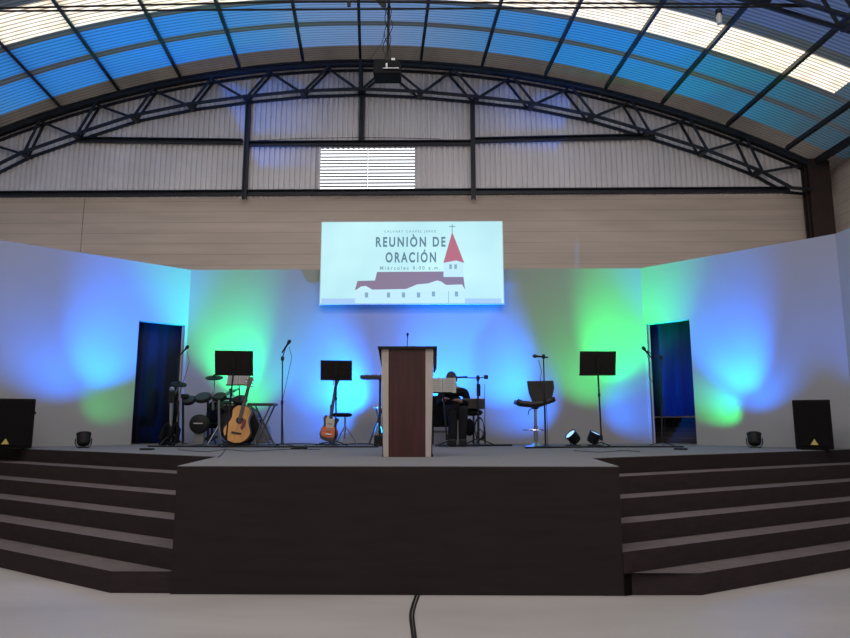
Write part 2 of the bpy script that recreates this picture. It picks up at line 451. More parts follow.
def post(px, y0, y1, wd, label):
    p0, p1 = UY(px, y1, 12.86), UY(px, y0, 12.86)
    t = thing('gable_post', label, 'post', (p0.x, 12.86, p0.z)); h = p1.z-p0.z
    MB().box((0, 0, h/2), (wd, .02, h)).build('web_plate', steel, t)
    for s in (-1, 1): MB().box((s*wd/2, 0, h/2), (.02, .09, h)).build('flange', steel, t)
    return t
post(244.5, 100, 199, .075, 'left steel post under the truss, left of the louvred window')
post(361.5, 92, 141, .085, 'short central steel post above the louvred window')
post(473.5, 99, 199, .075, 'right steel post under the truss, right of the louvred window')
def girt(x0, x1, y0, y1, h, label):
    a, b = UY(x0, y0, 12.93), UY(x1, y1, 12.93)
    t = thing('wall_girt', label, 'beam', tuple(a)); v = b-a
    MB().bar((0, 0, 0), v, .02, h).build('channel_web', steel, t)
    for s in (-1, 1): MB().bar((0, -.04, s*h/2), v+Vector((0, -.04, s*h/2)), .08, .018).build('flange', steel, t)
girt(-120, 790, 195.5, 190.5, .10, 'long lower steel rail where sheet cladding meets the concrete wall')
girt(80, 243, 140.5, 142.5, .09, 'upper steel rail left of the left gable post')
girt(246, 472, 144.5, 143.5, .085, 'upper steel rail over the louvred window')
girt(475, 655, 141, 137, .085, 'upper steel rail right of the right gable post')
# column
c0 = UY(816, 165, 12.75)
t = thing('steel_column', 'dark brown steel column at the right end of the truss', 'column', (c0.x, 12.8, 0))
rust = mat('brown_black_steel', (.035, .02, .018), .6, var=.3, scale=4)
MB().box((0, 0, c0.z/2+.05), (.42, .03, c0.z+.1)).build('web_plate', rust, t)
for s in (-1, 1): MB().box((0, s*.13, c0.z/2+.05), (.42, .03, c0.z+.1)).build('flange', rust, t)
# purlins
ordn = ['first', 'second', 'third', 'fourth', 'fifth', 'sixth', 'seventh', 'eighth', 'ninth', 'tenth', 'eleventh', 'twelfth', 'thirteenth', 'fourteenth']
for i, p in enumerate([2, 62, 120, 181, 240, 303.5, 360.5, 421, 482, 545, 605, 661, 726, 785]):
    a = arc(p)+Vector((0, -.05, .035)); nrm = Vector((2*KX*(a.x-A0.x), 0, 1)).normalized()
    lab = 'roof purlin meeting the arched truss %s from the left edge' % ordn[i]
    o = MB().bar((0, 0, 0), -D*7.2, .055, .12, up=nrm).build('roof_purlin', steel)
    o.location = a; tag(o, lab, 'purlin', 'purlins under the vaulted roof')
a = UY(814, 163, 12.75); o = MB().bar((0, 0, 0), Vector((.25, -5, -.02)), .07, .14).build('eaves_beam', steel); o.location = a
tag(o, 'dark steel eaves beam running forward from the right column', 'beam')
# tie rods
for yl, ym, yr, nm in ((10, 1.5, 4.5, 'upper'), (11.5, 9.5, 6.5, 'lower')):
    pts = [UY(-80+i*60, yl+(ym-yl)*min(1, (i*60)/380)+(yr-ym)*max(0, (i*60-380)/500), 8.6) for i in range(16)]
    o = MB().tube([p-pts[0] for p in pts], .014, 6).build('tie_rod', blackmetal); o.location = pts[0]
    tag(o, nm+' thin steel tie rod crossing under the roof near the top edge', 'rod')

# ================================================================== SCREEN
SY = 11.0
s0 = UY(319, 304.5, SY); s1 = UY(503, 220.5, SY); SW, SH = s1.x-s0.x, s1.z-s0.z
scr = thing('projection_screen', 'lit white screen with prayer meeting slide hanging over the stage', 'screen', tuple(s0))
MB().box((SW/2, .03, SH/2), (SW, .04, SH)).build('screen_frame', mat('screen_frame', (.5, .55, .55), .6), scr)
def emat(n, c, s=1): return mat(n, c, .8, emit=s)
def screen_face():
    m = bpy.data.materials.new('lit_screen'); m.use_nodes = True; N = m.node_tree.nodes; L = m.node_tree.links
    b = N['Principled BSDF']; b.inputs['Base Color'].default_value = (.02, .02, .02, 1); b.inputs['Emission Strength'].default_value = 1
    tc = N.new('ShaderNodeTexCoord'); nz = N.new('ShaderNodeTexNoise'); nz.inputs['Scale'].default_value = .9
    r = N.new('ShaderNodeValToRGB'); r.color_ramp.elements[0].position = .35; r.color_ramp.elements[1].position = .65
    r.color_ramp.elements[0].color = (.42, .74, .80, 1); r.color_ramp.elements[1].color = (.52, .85, .90, 1)
    L.new(tc.outputs['Object'], nz.inputs[0]); L.new(nz.outputs[0], r.inputs[0]); L.new(r.outputs[0], b.inputs['Emission Color']); return m
def sp(px, py, d=0): p = UY(px, py, SY); return Vector((p.x-s0.x, -d, p.z-s0.z))
face = MB().prism([(.015, .009, .015), (SW-.015, .009, .015), (SW-.015, .009, SH-.015), (.015, .009, SH-.015)], (0, -.004, 0)).build('slide', screen_face(), scr)
def flat(name, pts, m, d, th=.002):
    return MB().prism([sp(x, y, d) for x, y in pts], (0, -th, 0)).build(name, m, face)
z0 = 0
cwall = emat('slide_church_wall', (.50, .78, .90)); croof = emat('slide_roof', (.22, .17, .25)); cred = emat('slide_spire_red', (.43, .13, .17)); cline = emat('slide_ink', (.10, .20, .26)); snow = emat('slide_snow', (.52, .80, .90))
band = emat('slide_ground_band', (.36, .55, .84))
flat('ground_strip', [(321.5, 298.5), (355, 298.5), (355, 303.3), (321.5, 303.3)], band, -.001)
flat('ground_strip', [(465, 298.5), (501.5, 298.5), (501.5, 303.3), (465, 303.3)], band, -.001)
flat('church_wall', [(355, 288), (465, 288), (465, 303.3), (355, 303.3)], cwall, -.001)
flat('church_roof', [(355, 290), (357.5, 281), (375, 280.5), (377, 272), (443.5, 271.5), (443.5, 277), (463.5, 277), (465, 289), (440, 286), (420, 288), (405, 289)], croof, .001)
flat('roof_snow', [(355.5, 290.5), (361, 286.5), (366, 286), (372, 289.5), (372, 291), (355.5, 291)], snow, .003)
flat('roof_snow', [(405, 289.5), (417, 284.5), (428, 283.5), (437, 280.5), (441, 281.5), (446, 285), (462, 284.5), (465, 289.5), (465, 291), (405, 291)], snow, .003)
flat('tower', [(443.5, 261), (463.5, 261), (463.5, 277), (443.5, 277)], cwall, .003)
flat('spire', [(452.2, 232), (464.2, 263), (456, 260.5), (443.3, 263)], cred, .005)
flat('cross', [(451.9, 224), (452.5, 224), (452.5, 232.5), (451.9, 232.5)], cline, .005)
flat('cross_arm', [(449, 226.2), (455.4, 226.2), (455.4, 226.8), (449, 226.8)], cline, .005)
for wx, wy in ((366.5, 295), (388.5, 295), (403.5, 295), (418.5, 295), (433.5, 294), (456.5, 294)):
    flat('church_window', [(wx-1.6, wy-2.5), (wx+1.6, wy-2.5), (wx+1.6, wy+2.5), (wx-1.6, wy+2.5)], emat('slide_window', (.20, .36, .44)), .001)
for wx in (450.6, 455.6): flat('belfry_window', [(wx-1.3, 264.5), (wx+1.3, 264.5), (wx+1.3, 269), (wx-1.3, 269)], emat('slide_window', (.2, .36, .44)), .005)
flat('wall_line', [(448.3, 289), (448.8, 289), (448.8, 303), (448.3, 303)], emat('slide_window', (.2, .36, .44)), .001)
def text(name, s, x0, x1, y0, y1, m, spacing=1.0, bold=0):
    c = bpy.data.curves.new(name, 'FONT'); c.body = s; c.size = 1; c.space_character = spacing; c.extrude = .0015; c.offset = bold
    o = bpy.data.objects.new(name, c); COL.objects.link(o); bpy.context.view_layer.update()
    dg = bpy.context.evaluated_depsgraph_get(); me = bpy.data.meshes.new_from_object(o.evaluated_get(dg)); bpy.data.objects.remove(o)
    xs = [v.co.x for v in me.vertices]; ys = [v.co.y for v in me.vertices]
    a, b = sp(x0, y1), sp(x1, y0); lo = 0
    w = b.x-a.x; h = b.z-a.z
    for v in me.vertices:
        X = a.x+(v.co.x-min(xs))/(max(xs)-min(xs))*w; Z = a.z+(v.co.y-min(ys))/(max(ys)-min(ys))*h
        v.co = (X, .002-v.co.z, Z)
    me.materials.clear(); me.materials.append(m); r = bpy.data.objects.new(name, me); COL.objects.link(r); r.parent = face; return r
ink = emat('slide_ink', (.1, .2, .26)); ink2 = emat('slide_fine_ink', (.2, .36, .42))
text('slide_small_title', 'CALVARY CHAPEL JEREZ', 384, 436, 230.2, 233.2, ink2, 1.5, .02)
text('slide_heading', 'REUNI\u00d2N DE', 375.8, 445.5, 234.2, 247, ink, 1.35, .03)
text('slide_heading', 'ORACI\u00d3N', 385.5, 436, 249.5, 262.6, ink, 1.35, .03)
text('slide_time', 'Mi\u00e9rcoles 8:00 a.m.', 380, 440, 266, 269.8, ink2, 1.5, .02)
for sx in (.25, SW-.25):
    MB().bar((sx, .05, SH), (sx, 2.0, SH+.25), .02, .02).build('hanging_arm', blackmetal, scr)

# ================================================================== LECTERN
def lectern():
    Y = 6.9; a = At(408.5, Y, ST)
    t = thing('lectern', 'tall wooden lectern with dark red front panel and pale side posts', 'lectern', tuple(a.o))
    wood = mat('dark_red_wood', (.042, .009, .008), .45, var=.45, scale=5, stretch=(4, 4, .35))
    pale = mat('pale_grey_wood', (.42, .37, .34), .6, var=.08, scale=6, stretch=(3, 3, .4))
    def L(px, py, dy=0): return a(px, py, dy)
    zt = L(408, 347).z
    f = [L(388.5, 457.0), L(425.5, 457.0), L(425.5, 349), L(388.5, 349)]
    for p in f[:2]: p.z = .0
    MB().prism(f, (0, .02, 0)).build('front_panel', wood, t)
    for (xo0, xi, xo1) in ((383.2, 388.6, 380.8), (431.0, 425.4, 433.6)):
        q = [L(xo0, 457), L(xi, 457), L(xi, 349), L(xo1, 349)]; q[0].z = q[1].z = 0
        MB().prism(q, (0, .04, 0)).build('side_post', pale, t, bevel=.004)
    # side cheeks, deeper at the top
    for sx, s in ((381.5, 1), (433, -1)):
        x = L(sx, 400).x
        MB().prism([(x+.01*s, .04, 0), (x+.01*s, .30, 0), (x, .46, zt-.02), (x, .04, zt-.08)], (.018*s, 0, 0)).build('side_cheek', wood, t)
    x0, x1 = L(378, 346).x, L(437, 346).x
    MB().prism([(x0, -.03, zt-.02), (x0, .46, zt+.0), (x0, .46, zt+.02), (x0, -.03, zt+.005)], (x1-x0, 0, 0)).build('top_board', black, t)
    for pts in ([(378, 347.5), (381.6, 347.5), (381.6, 368)], [(433.2, 347.5), (437, 347.5), (436.6, 366), (434.5, 370), (433.4, 370)]):     # drooping side flaps
        MB().prism([L(*p)+Vector((0, .0, 0)) for p in pts], (0, .4, 0)).build('side_flap', black, t)
    MB().box((0, .2, .75), (.46, .3, .02)).build('shelf', wood, t)
    MB().box((0, .18, .015), (.50, .34, .03)).build('base_board', black, t)
    mtop = L(407.3, 334.5, .1); mb0 = L(407.3, 346, .1)
    m = thing('gooseneck_microphone', 'small gooseneck microphone standing up on the lectern top', 'microphone', tuple(a.o+Vector((mb0.x, .1, zt+.005))))
    MB().lathe([(.02, 0), (.02, .012), (.006, .016)], (0, 0, 0)).build('mount', black, m, smooth=True)
    h = mtop.z-zt
    MB().tube([(0, 0, .01), (0, 0, h*.5), (.003, 0, h-.02)], .005, 6).build('gooseneck', blackmetal, m)
    MB().lathe([(.004, -.03), (.009, -.02), (.012, -.005), (.011, .008), (.004, .015)], (.003, 0, h), n=12).build('capsule', black, m, smooth=True)
lectern()

# ================================================================== STANDS
def tripod(mb_list, t, x, h=.12, r=.32, z=.25, m=blackmetal, ang=.5):
    for k in range(3):
        A = ang+k*2*PI/3
        MB().tube([(x, 0, z), (x+r*math.cos(A), r*math.sin(A), .012)], .009, 6).build('leg', m, t)
        MB().lathe([(.012, 0), (.014, .02), (.01, .03)], (x+r*math.cos(A), r*math.sin(A), 0), n=8).build('rubber_foot', black, t.children[-1] if False else t)
def music_stand(Y, basex, px0, px1, y0, y1, label, toward=True, skew=0):
    a = At(basex, Y, ST); t = thing('music_stand', label, 'music stand', tuple(a.o))
    tl, br = a(px0, y0), a(px1, y1); cx = (tl.x+br.x)/2; zc = (tl.z+br.z)/2; W_, H_ = br.x-tl.x, tl.z-br.z
    MB().tube([(0, 0, .10), (cx*.85, 0, zc-.16)], .012, 8).build('pole', blackmetal, t)
    MB().tube([(cx*.5, 0, zc*.55), (cx, .0, zc-.02)], .009, 8).build('inner_pole', blackmetal, t)
    MB().lathe([(.018, 0), (.018, .05)], (cx*.6, 0, zc*.6), n=10).build('clutch', black, t)
    sg = 1 if toward else -1; tilt = Matrix.Rotation(math.radians(13)*sg, 3, 'X') @ Matrix.Rotation(math.radians(skew), 3, 'Y')
    c = Vector((cx, -.02, zc)); Hh = H_/math.cos(math.radians(18))
    mb = MB(); mb.box(c, (W_, .008, Hh), tilt); d = mb.build('desk', mat('desk_black', (.009, .007, .007), .7, spec=.2), t)
    MB().box(c+tilt@Vector((0, .025*sg, -Hh/2)), (W_, .05, .006), tilt).build('ledge', black, d)
    MB().box(c+tilt@Vector((0, -.02*sg, 0)), (.05, .03, .14), tilt).build('bracket', black, t)
    for k in range(3):
        A = .52+k*2*PI/3; r = .19
        MB().bar((0, 0, .08), (r*math.cos(A), r*math.sin(A), .010), .010, .014).build('leg', blackmetal, t)
    MB().lathe([(.02, .1), (.02, .17), (.014, .18)], n=10).build('leg_collar', black, t)
    return t, a, c, tilt, W_, Hh
def sheets(name, label, cat, base, tilt, w, h, n, marks=True, off=-.012):
    """paper resting on a desk"""
    t = thing(name, label, cat, tuple(base))
    for i in range(n):
        ww = w/n
        o = MB().box(tilt@Vector((-w/2+ww*(i+.5), off-.002*i, 0)), (ww*.97, .002, h), tilt).build('page', paper, t)
        if marks:
            mb = MB()
            for k in range(6):
                mb.box(tilt@Vector((-w/2+ww*(i+.5), off-.004-.002*i, h*(.36-.13*k))), (ww*random.uniform(.5, .8), .001, h*.05), tilt)
            mb.build('printed_lines', mat('grey_print', (.25, .25, .245), .9), o)
music_stand(9.35, 226, 216, 253, 351.5, 375, 'black music stand in front of the acoustic guitar, left part of stage', skew=1)
tt, a, c, tilt, w_, h_ = music_stand(10.3, 241.5, 228, 250, 373, 385.5, 'low music stand holding grey song sheets behind the acoustic guitar', toward=False)
sheets('song_sheets', 'grey printed song sheets on the low music stand by the acoustic guitar', 'sheet music', a.o+c+Vector((0, -.0, .01)), tilt, w_, h_, 2)
music_stand(9.9, 335.5, 321, 352, 361, 380, 'black music stand over the red electric guitar', skew=1)
music_stand(9.35, 601.5, 579, 616, 352, 375, 'black music stand at right near the two floor lamps', skew=0)
tt, a, c, tilt, w_, h_ = music_stand(9.6, 447, 433.5, 452, 379, 393, 'music stand with pale sheets beside the lectern, in front of seated musician', toward=False)
sheets('sheet_music', 'pale sheet music on the stand right of the lectern', 'sheet music', a.o+c+Vector((0, -.0, .005)), tilt, w_+.12, h_*1.05, 2)

def mic(parent_t, p, d, name='microphone'):
    d = Vector(d).normalized()
    MB().lathe([(.010, -.16), (.014, -.02), (.017, 0)], p, d, 12).build('microphone_body', black, parent_t, smooth=True)
    MB().lathe([(.017, 0), (.026, .015), (.028, .035), (.022, .055), (.006, .064)], p, d, 14).build('microphone_grille', mat('grille', (.03, .03, .035), .5, .6), parent_t, smooth=True)
def mic_stand(Y, base, bp, top, path, m0, mdir, label, round_base=False, cable=True):
    a = At(base, Y, ST); t = thing('microphone_stand', label, 'microphone stand', tuple(a.o))
    pt = a(*top)
    MB().tube([(0, 0, .04), (pt.x*.5, 0, pt.z*.5)], .013, 8).build('lower_pole', blackmetal, t)
    MB().tube([(pt.x*.5, 0, pt.z*.5), pt], .009, 8).build('upper_pole', blackmetal, t)
    MB().lathe([(.016, -.03), (.02, 0), (.016, .03)], (pt.x*.5, 0, pt.z*.5), n=10).build('clutch', black, t)
    MB().lathe([(.022, -.03), (.026, 0), (.02, .03)], pt, n=10).build('boom_joint', black, t)
    if path: MB().tube([a(*p) for p in path], .007, 6).build('boom', blackmetal, t)
    mic(t, a(*m0), mdir)
    if round_base: MB().lathe([(.13, 0), (.13, .015), (.03, .03), (.015, .05)], n=28).build('round_base', blackmetal, t, smooth=True)
    else:
        for k in range(3):
            A = .3+k*2*PI/3
            MB().tube([(0, 0, .06), (.2*math.cos(A), .2*math.sin(A), .010)], .007, 6).build('leg', blackmetal, t)
    if cable:
        q = a(*m0); MB().tube([q+Vector((.02, 0, -.05)), q+Vector((.06, .01, -.2)), q+Vector((.03, -.02, -.4)), Vector((pt.x+.02, -.02, pt.z*.5)), Vector((.03, -.02, .03))], .004, 5).build('cable', black, t)
    return t
mic_stand(9.4, 282, 444, (282.5, 358.5), [(282, 359), (284.5, 351), (288, 343)], (288, 343.5), (.5, 0, .8), 'tall microphone stand left of centre between folding table and red guitar')
mic_stand(10.1, 178.5, 443, (178, 360), [(176, 362), (182, 352)], (186, 348.5), (.7, -.2, .7), 'microphone stand by the left doorway, over the drum kit')
mic_stand(9.5, 545.5, 445, (543.5, 356.5), [(543.5, 356.5), (539, 356)], (537, 356.3), (-1, 0, .1), 'straight microphone stand in front of the bar stool', round_base=True)
mic_stand(10.0, 662, 444, (661, 357.5), [(663, 359), (654, 355.5), (647, 351)], (645, 350), (-.6, 0, .8), 'microphone stand at the right doorway edge, boom pointing left')
# overhead boom stand at the keyboards
a = At(478, 9.9, ST); t = thing('microphone_stand', 'boom microphone stand with level boom right of the seated musician', 'microphone stand', tuple(a.o))
pt = a(478, 378); MB().tube([(0, 0, .05), pt], .013, 8).build('pole', blackmetal, t)
MB().tube([a(457, 377.5, -.1), pt, a(487, 377, .05)], .008, 6).build('boom', blackmetal, t)
MB().lathe([(.02, -.04), (.028, 0), (.02, .04)], pt, n=10).build('boom_joint', black, t)
MB().lathe([(.028, -.09), (.03, 0), (.028, .09)], a(478.5, 390), n=10).build('clutch_sleeve', black, t)
MB().lathe([(.03, -.03), (.03, .03)], a(486, 377, .05), (1, 0, 0), n=12).build('counterweight', black, t)
mic(t, a(457, 377.5, -.1), (-1, -.2, -.1))
for k in range(3):
    A = .3+k*2*PI/3; MB().tube([(0, 0, .12), (.28*math.cos(A), .28*math.sin(A), .012)], .009, 6).build('leg', blackmetal, t)
a = At(485, 10.4, ST); t = thing('stand_pole', 'thin straight black pole right of the keyboard', 'stand', tuple(a.o))
MB().tube([(0, 0, .02), a(484.6, 384)], [.008, .004], 6).build('pole', blackmetal, t)
MB().lathe([(.012, 0), (.014, .2), (.01, .22)], (0, 0, .0), n=8).build('lower_sleeve', blackmetal, t)
MB().lathe([(.10, 0), (.10, .012), (.02, .02)], n=20).build('round_base', blackmetal, t)

# ================================================================== GUITARS
def outline(fn, n=48): return [fn(2*PI*k/n) for k in range(n)]
def guitar_body_pts(L_, w1, w2, waist, n=28):
    # half-width profile along the body, 0 at tail .. L_ at neck
    pr = []
    for i in range(n+1):
        u = i/n
        lower = w1*math.sqrt(max(0, 1-((u-.33)/.33)**2)) if u < .33 else w1
        up = w2*math.sqrt(max(0, 1-((u-.80)/.20)**2)) if u > .80 else w2
        s = .5-.5*math.cos(PI*min(1, max(0, (u-.33)/.47)))
        w = lower if u <= .33 else (w1*(1-s)+w2*s-waist*math.sin(PI*(u-.33)/.47) if u < .8 else up)
        pr.append((u*L_, w))
    return [(w, z) for z, w in pr]+[(-w, z) for z, w in pr[::-1][1:-1]]
def place_rot(t, lean_deg, tilt_deg=-8):
    t.rotation_euler = (math.radians(tilt_deg), math.radians(lean_deg), 0)
Y = 9.95; g0 = At(234, Y, ST)
sc_ = .98
t = thing('acoustic_guitar', 'natural wood acoustic guitar standing in front of the drums', 'guitar', tuple(g0.o+Vector((0, .0, .045))))
place_rot(t, 9.5, -10)
gw = mat('spruce_top', (.62, .30, .085), .35, var=.12, scale=5, stretch=(12, 1, .6)); gs = mat('mahogany_side', (.16, .06, .025), .35); fb = mat('dark_fretboard', (.03, .02, .016), .4)
P = guitar_body_pts(.58, .205, .145, .035)
MB().prism([(x, .0, z) for x, z in P], (0, .10, 0)).build('body', gs, t, bevel=.004)
MB().prism([(x*.985, -.004, z*.985+.004) for x, z in P], (0, .004, 0)).build('soundboard', gw, t)
MB().lathe([(.05, 0), (.05, .002)], (0, -.004, .345), (0, -1, 0), 28).build('sound_hole', black, t)
MB().lathe([(.058, 0), (.058, .001)], (0, -.004, .345), (0, -1, 0), 28).build('rosette', fb, t)
MB().box((0, -.012, .15), (.15, .014, .028)).build('bridge', fb, t, bevel=.003)
MB().prism([(.02, -.006, .32), (.058, -.006, .38), (.10, -.006, .36), (.105, -.006, .27), (.07, -.006, .20), (.035, -.006, .24), (.052, -.006, .30)], (0, -.002, 0)).build('pickguard', mat('red_pickguard', (.17, .03, .035), .3), t)
MB().prism([(-.028, -.018, .38), (.028, -.018, .38), (.022, -.018, .85), (-.022, -.018, .85)], (0, .035, 0)).build('neck', fb, t)
hd = MB().prism([(-.03, -.012, .85), (.03, -.012, .85), (.038, .01, 1.02), (.0, .01, 1.03), (-.038, .01, 1.02)], (0, .018, 0)).build('headstock', fb, t)
for s in (-1, 1):
    for k in range(3): MB().lathe([(.008, 0), (.011, .02), (.008, .03)], (s*.035, 0, .88+.05*k), (s, 0, 0), 8).build('tuning_peg', chrome, hd)
mb = MB()
for k in range(6): mb.bar(((k-2.5)*.008, -.022, .15), ((k-2.5)*.006, -.022, .87), .0012, .0012)
mb.build('strings', chrome, t)
def guitar_stand(Y_, px, label, dz=0):
    a = At(px, Y_, ST); s = thing('guitar_stand', label, 'guitar stand', tuple(a.o+Vector((0, .17, 0))))
    MB().tube([(0, 0, .05), (0, .08, .62)], .011, 8).build('upright', blackmetal, s)
    for k in (-1, 1):
        MB().tube([(0, 0, .05), (k*.16, -.25, .012)], .009, 6).build('leg', blackmetal, s)
        MB().tube([(0, .0, .05), (k*.10, -.10, .035), (k*.10, -.28, .035)], .009, 6).build('cradle_arm', black, s)
    MB().tube([(0, 0, .1), (0, .2, .012)], .009, 6).build('leg', blackmetal, s)
guitar_stand(9.95, 237, 'black floor stand under the acoustic guitar')
# electric
Y = 10.2; g1 = At(327.5, Y, ST); t = thing('electric_guitar', 'red orange electric guitar under the music stand left of lectern', 'guitar', tuple(g1.o+Vector((0, 0, .07)))); place_rot(t, 6, -9)
# body: single-cut slab with wood sides and a red front
P = [(-.03, .0), (.06, .0), (.125, .03), (.15, .10), (.14, .18), (.10, .235), (.105, .29), (.135, .35), (.12, .385), (.07, .36), (.045, .34), (-.04, .40), (-.10, .41), (-.125, .36), (-.105, .29), (-.10, .24), (-.135, .18), (-.15, .10), (-.12, .03)]
MB().prism([(x*.95, 0, z*.95) for x, z in P], (0, .045, 0)).build('body', mat('dark_sunburst_edge', (.03, .012, .01), .3), t, bevel=.008)
MB().prism([(x*.82, -.003, .055+z*.42) for x, z in [(-.03, .0), (.06, .0), (.125, .04), (.15, .14), (.15, .30), (.13, .38), (-.13, .38), (-.15, .30), (-.15, .14), (-.12, .04)]], (0, .003, 0)).build('body_front', mat('orange_red_lacquer', (.50, .10, .02), .25, var=.3, scale=12), t)
MB().prism([(-.055, -.006, .20), (.06, -.006, .20), (.065, -.006, .30), (.04, -.006, .36), (-.05, -.006, .385), (-.075, -.006, .33)], (0, .003, 0)).build('pickguard', mat('cream_pickguard', (.42, .38, .30), .4), t)
MB().box((0, -.012, .10), (.09, .015, .02)).build('bridge', chrome, t)
for z in (.17, .26): MB().box((0, -.01, z), (.075, .014, .022)).build('pickup', greymetal, t)
MB().prism([(-.026, -.012, .34), (.026, -.012, .34), (.021, -.012, .86), (-.021, -.012, .86)], (0, .03, 0)).build('neck', fb, t)
hd = MB().prism([(-.022, -.008, .86), (.022, -.008, .86), (.045, 0, .95), (.04, .0, 1.02), (-.035, .0, 1.0), (-.03, 0, .93)], (0, .016, 0)).build('headstock', fb, t)
for k in range(6): MB().lathe([(.006, 0), (.009, .02)], (-.032, 0, .88+.022*k), (-1, 0, 0), 8).build('tuning_peg', chrome, hd)
guitar_stand(10.2, 327.5, 'black floor stand under the red electric guitar')

# ================================================================== DRUM KIT
dk0 = At(212, 10.3, ST)
dk = thing('electronic_drum_kit', 'black electronic drum kit with pads and cymbals on a chrome rack', 'drum kit', tuple(dk0.o))
def DP(px, py, dy=0): return dk0(px, py, dy)
rub = mat('black_rubber_pad', (.009, .009, .010), .6, spec=.25)
def pad(px, py, r, dy=0, ax=(0, -.55, .8), th=.06):
    c = DP(px, py, dy); o = MB().lathe([(r*.8, -th), (r, -th*.7), (r, 0), (r*.93, .008), (r*.5, .01)], c, ax, 28).build('drum_pad', rub, dk, smooth=True)
    MB().lathe([(r*.86, .0105), (r*.86, .013)], c, ax, 28).build('playing_surface', mat('pad_head_grey', (.02, .02, .022), .5), o)
    return c
def cym(px, py, r, dy=0, ax=(0, -.35, .9), m=None):
    c = DP(px, py, dy); MB().lathe([(r, -.012), (r, 0), (r*.5, .015), (r*.18, .025), (r*.12, .045), (.005, .05)], c, ax, 32).build('cymbal', m or rub, dk, smooth=True); return c
ch = greymetal
p1 = pad(203, 396.5, .125, -.1); p2 = pad(219.5, 396, .105, .0); p3 = pad(224, 405, .12, .05); p4 = pad(188.5, 399.5, .10, -.05); p5 = pad(240, 399, .11, .05)
MB().box(DP(185, 396, -.05), (.1, .1, .06)).build('control_module', black, dk, bevel=.01)
c1 = cym(214.3, 377.5, .135, .1, (.05, -.3, .9)); MB().tube([c1, DP(214.3, 388, .1), DP(213.5, 410, .1)], .008, 6).build('cymbal_arm', ch, dk)
c2 = cym(231, 391.5, .13, .1, (-.35, -.3, .9), mat('blue_black_cymbal', (.015, .03, .05), .3)); MB().tube([c2, DP(234, 397, .1), DP(236, 405, .1)], .008, 6).build('cymbal_arm', ch, dk)
c3 = cym(179, 384, .12, .1, (.2, -.3, .9)); MB().tube([c3, DP(173, 400, .1), DP(171, 441, .1)], .012, 8).build('cymbal_pole', ch, dk)
# rack
for pts in ([(183, 396), (203, 398), (236, 399)], [(207, 408), (236, 409)]):
    MB().tube([DP(x, y, .08) for x, y in pts], .019, 10).build('rack_tube', blackmetal, dk)
for x, y0, y1, m, dy in ((219, 400, 440, ch, -.08), (183, 396, 443, blackmetal, .05), (236, 399, 441, ch, .1), (213, 392, 410, ch, 0), (208, 400, 441, blackmetal, .25)):
    MB().tube([DP(x, y0, dy), DP(x, y1, dy)], .019, 10).build('rack_post', m, dk)
for x0, x1 in ((219, 212), (219, 226), (236, 243)):
    MB().tube([DP(x0, 425, -.08), Vector((DP(x1, 440).x, -.2, .02))], .010, 6).build('brace_leg', ch, dk)
for x, y in ((219, 401), (219, 410), (207, 398), (231, 400)):
    MB().box(DP(x, y, 0), (.05, .06, .06)).build('clamp', black, dk, bevel=.006)
MB().box(DP(229, 407, -.05), (.16, .05, .12)).build('sound_module', black, dk, bevel=.01)
for k in range(3): MB().box(DP(224.5+k*4, 405, -.08), (.03, .01, .015)).build('display', greymetal, dk)
# kick pad tower
kx = DP(199.5, 424, -.15)
MB().lathe([(.12, 0), (.145, .02), (.145, .10), (.12, .12)], kx+Vector((0, .06, 0)), (0, -1, 0), 28).build('kick_pad', rub, dk, smooth=True)
MB().box(kx+Vector((0, -.07, .01)), (.14, .006, .018)).build('kick_pad_badge', mat('pale_badge', (.35, .35, .35), .5), dk)
MB().box(Vector((kx.x, kx.y+.02, kx.z/2-.03)), (.15, .05, kx.z-.08)).build('kick_tower', greymetal, dk, bevel=.005)
MB().bar((kx.x+.05, kx.y-.05, .03), (kx.x-.08, kx.y-.35, .012), .09, .015).build('pedal', greymetal, dk)
for a_, b_ in (((206, 440), (217, 430)), ((204, 441), (221, 425)), ((211, 441), (224, 432))):
    MB().bar(DP(*a_, -.1), DP(*b_, .0), .02, .02).build('brace', black, dk)
# bass drum behind the acoustic guitar
bd0 = At(243, 10.55, ST); bd = thing('bass_drum', 'round black bass drum behind the acoustic guitar', 'drum', tuple(bd0.o))
cc = bd0(243, 424.5); rr = cc.z-.005
MB().lathe([(rr, 0), (rr, .05), (rr-.015, .055), (rr-.015, .21), (rr, .215), (rr, .25)], cc+Vector((0, .02, 0)), (0, -1, 0), 40).build('shell', mat('glossy_black_shell', (.012, .012, .02), .15), bd, smooth=True)
MB().lathe([(rr-.012, 0), (rr-.012, .004)], cc+Vector((0, -.231, 0)), (0, -1, 0), 40).build('drum_head', mat('dark_drum_head', (.02, .02, .025), .3), bd)
for k in range(8):
    A = k*PI/4+.3; q = cc+Vector((math.cos(A)*rr, 0, math.sin(A)*rr)); MB().bar(q+Vector((0, -.22, 0)), q+Vector((0, .0, 0)), .014, .014).build('tension_rod', chrome, bd)
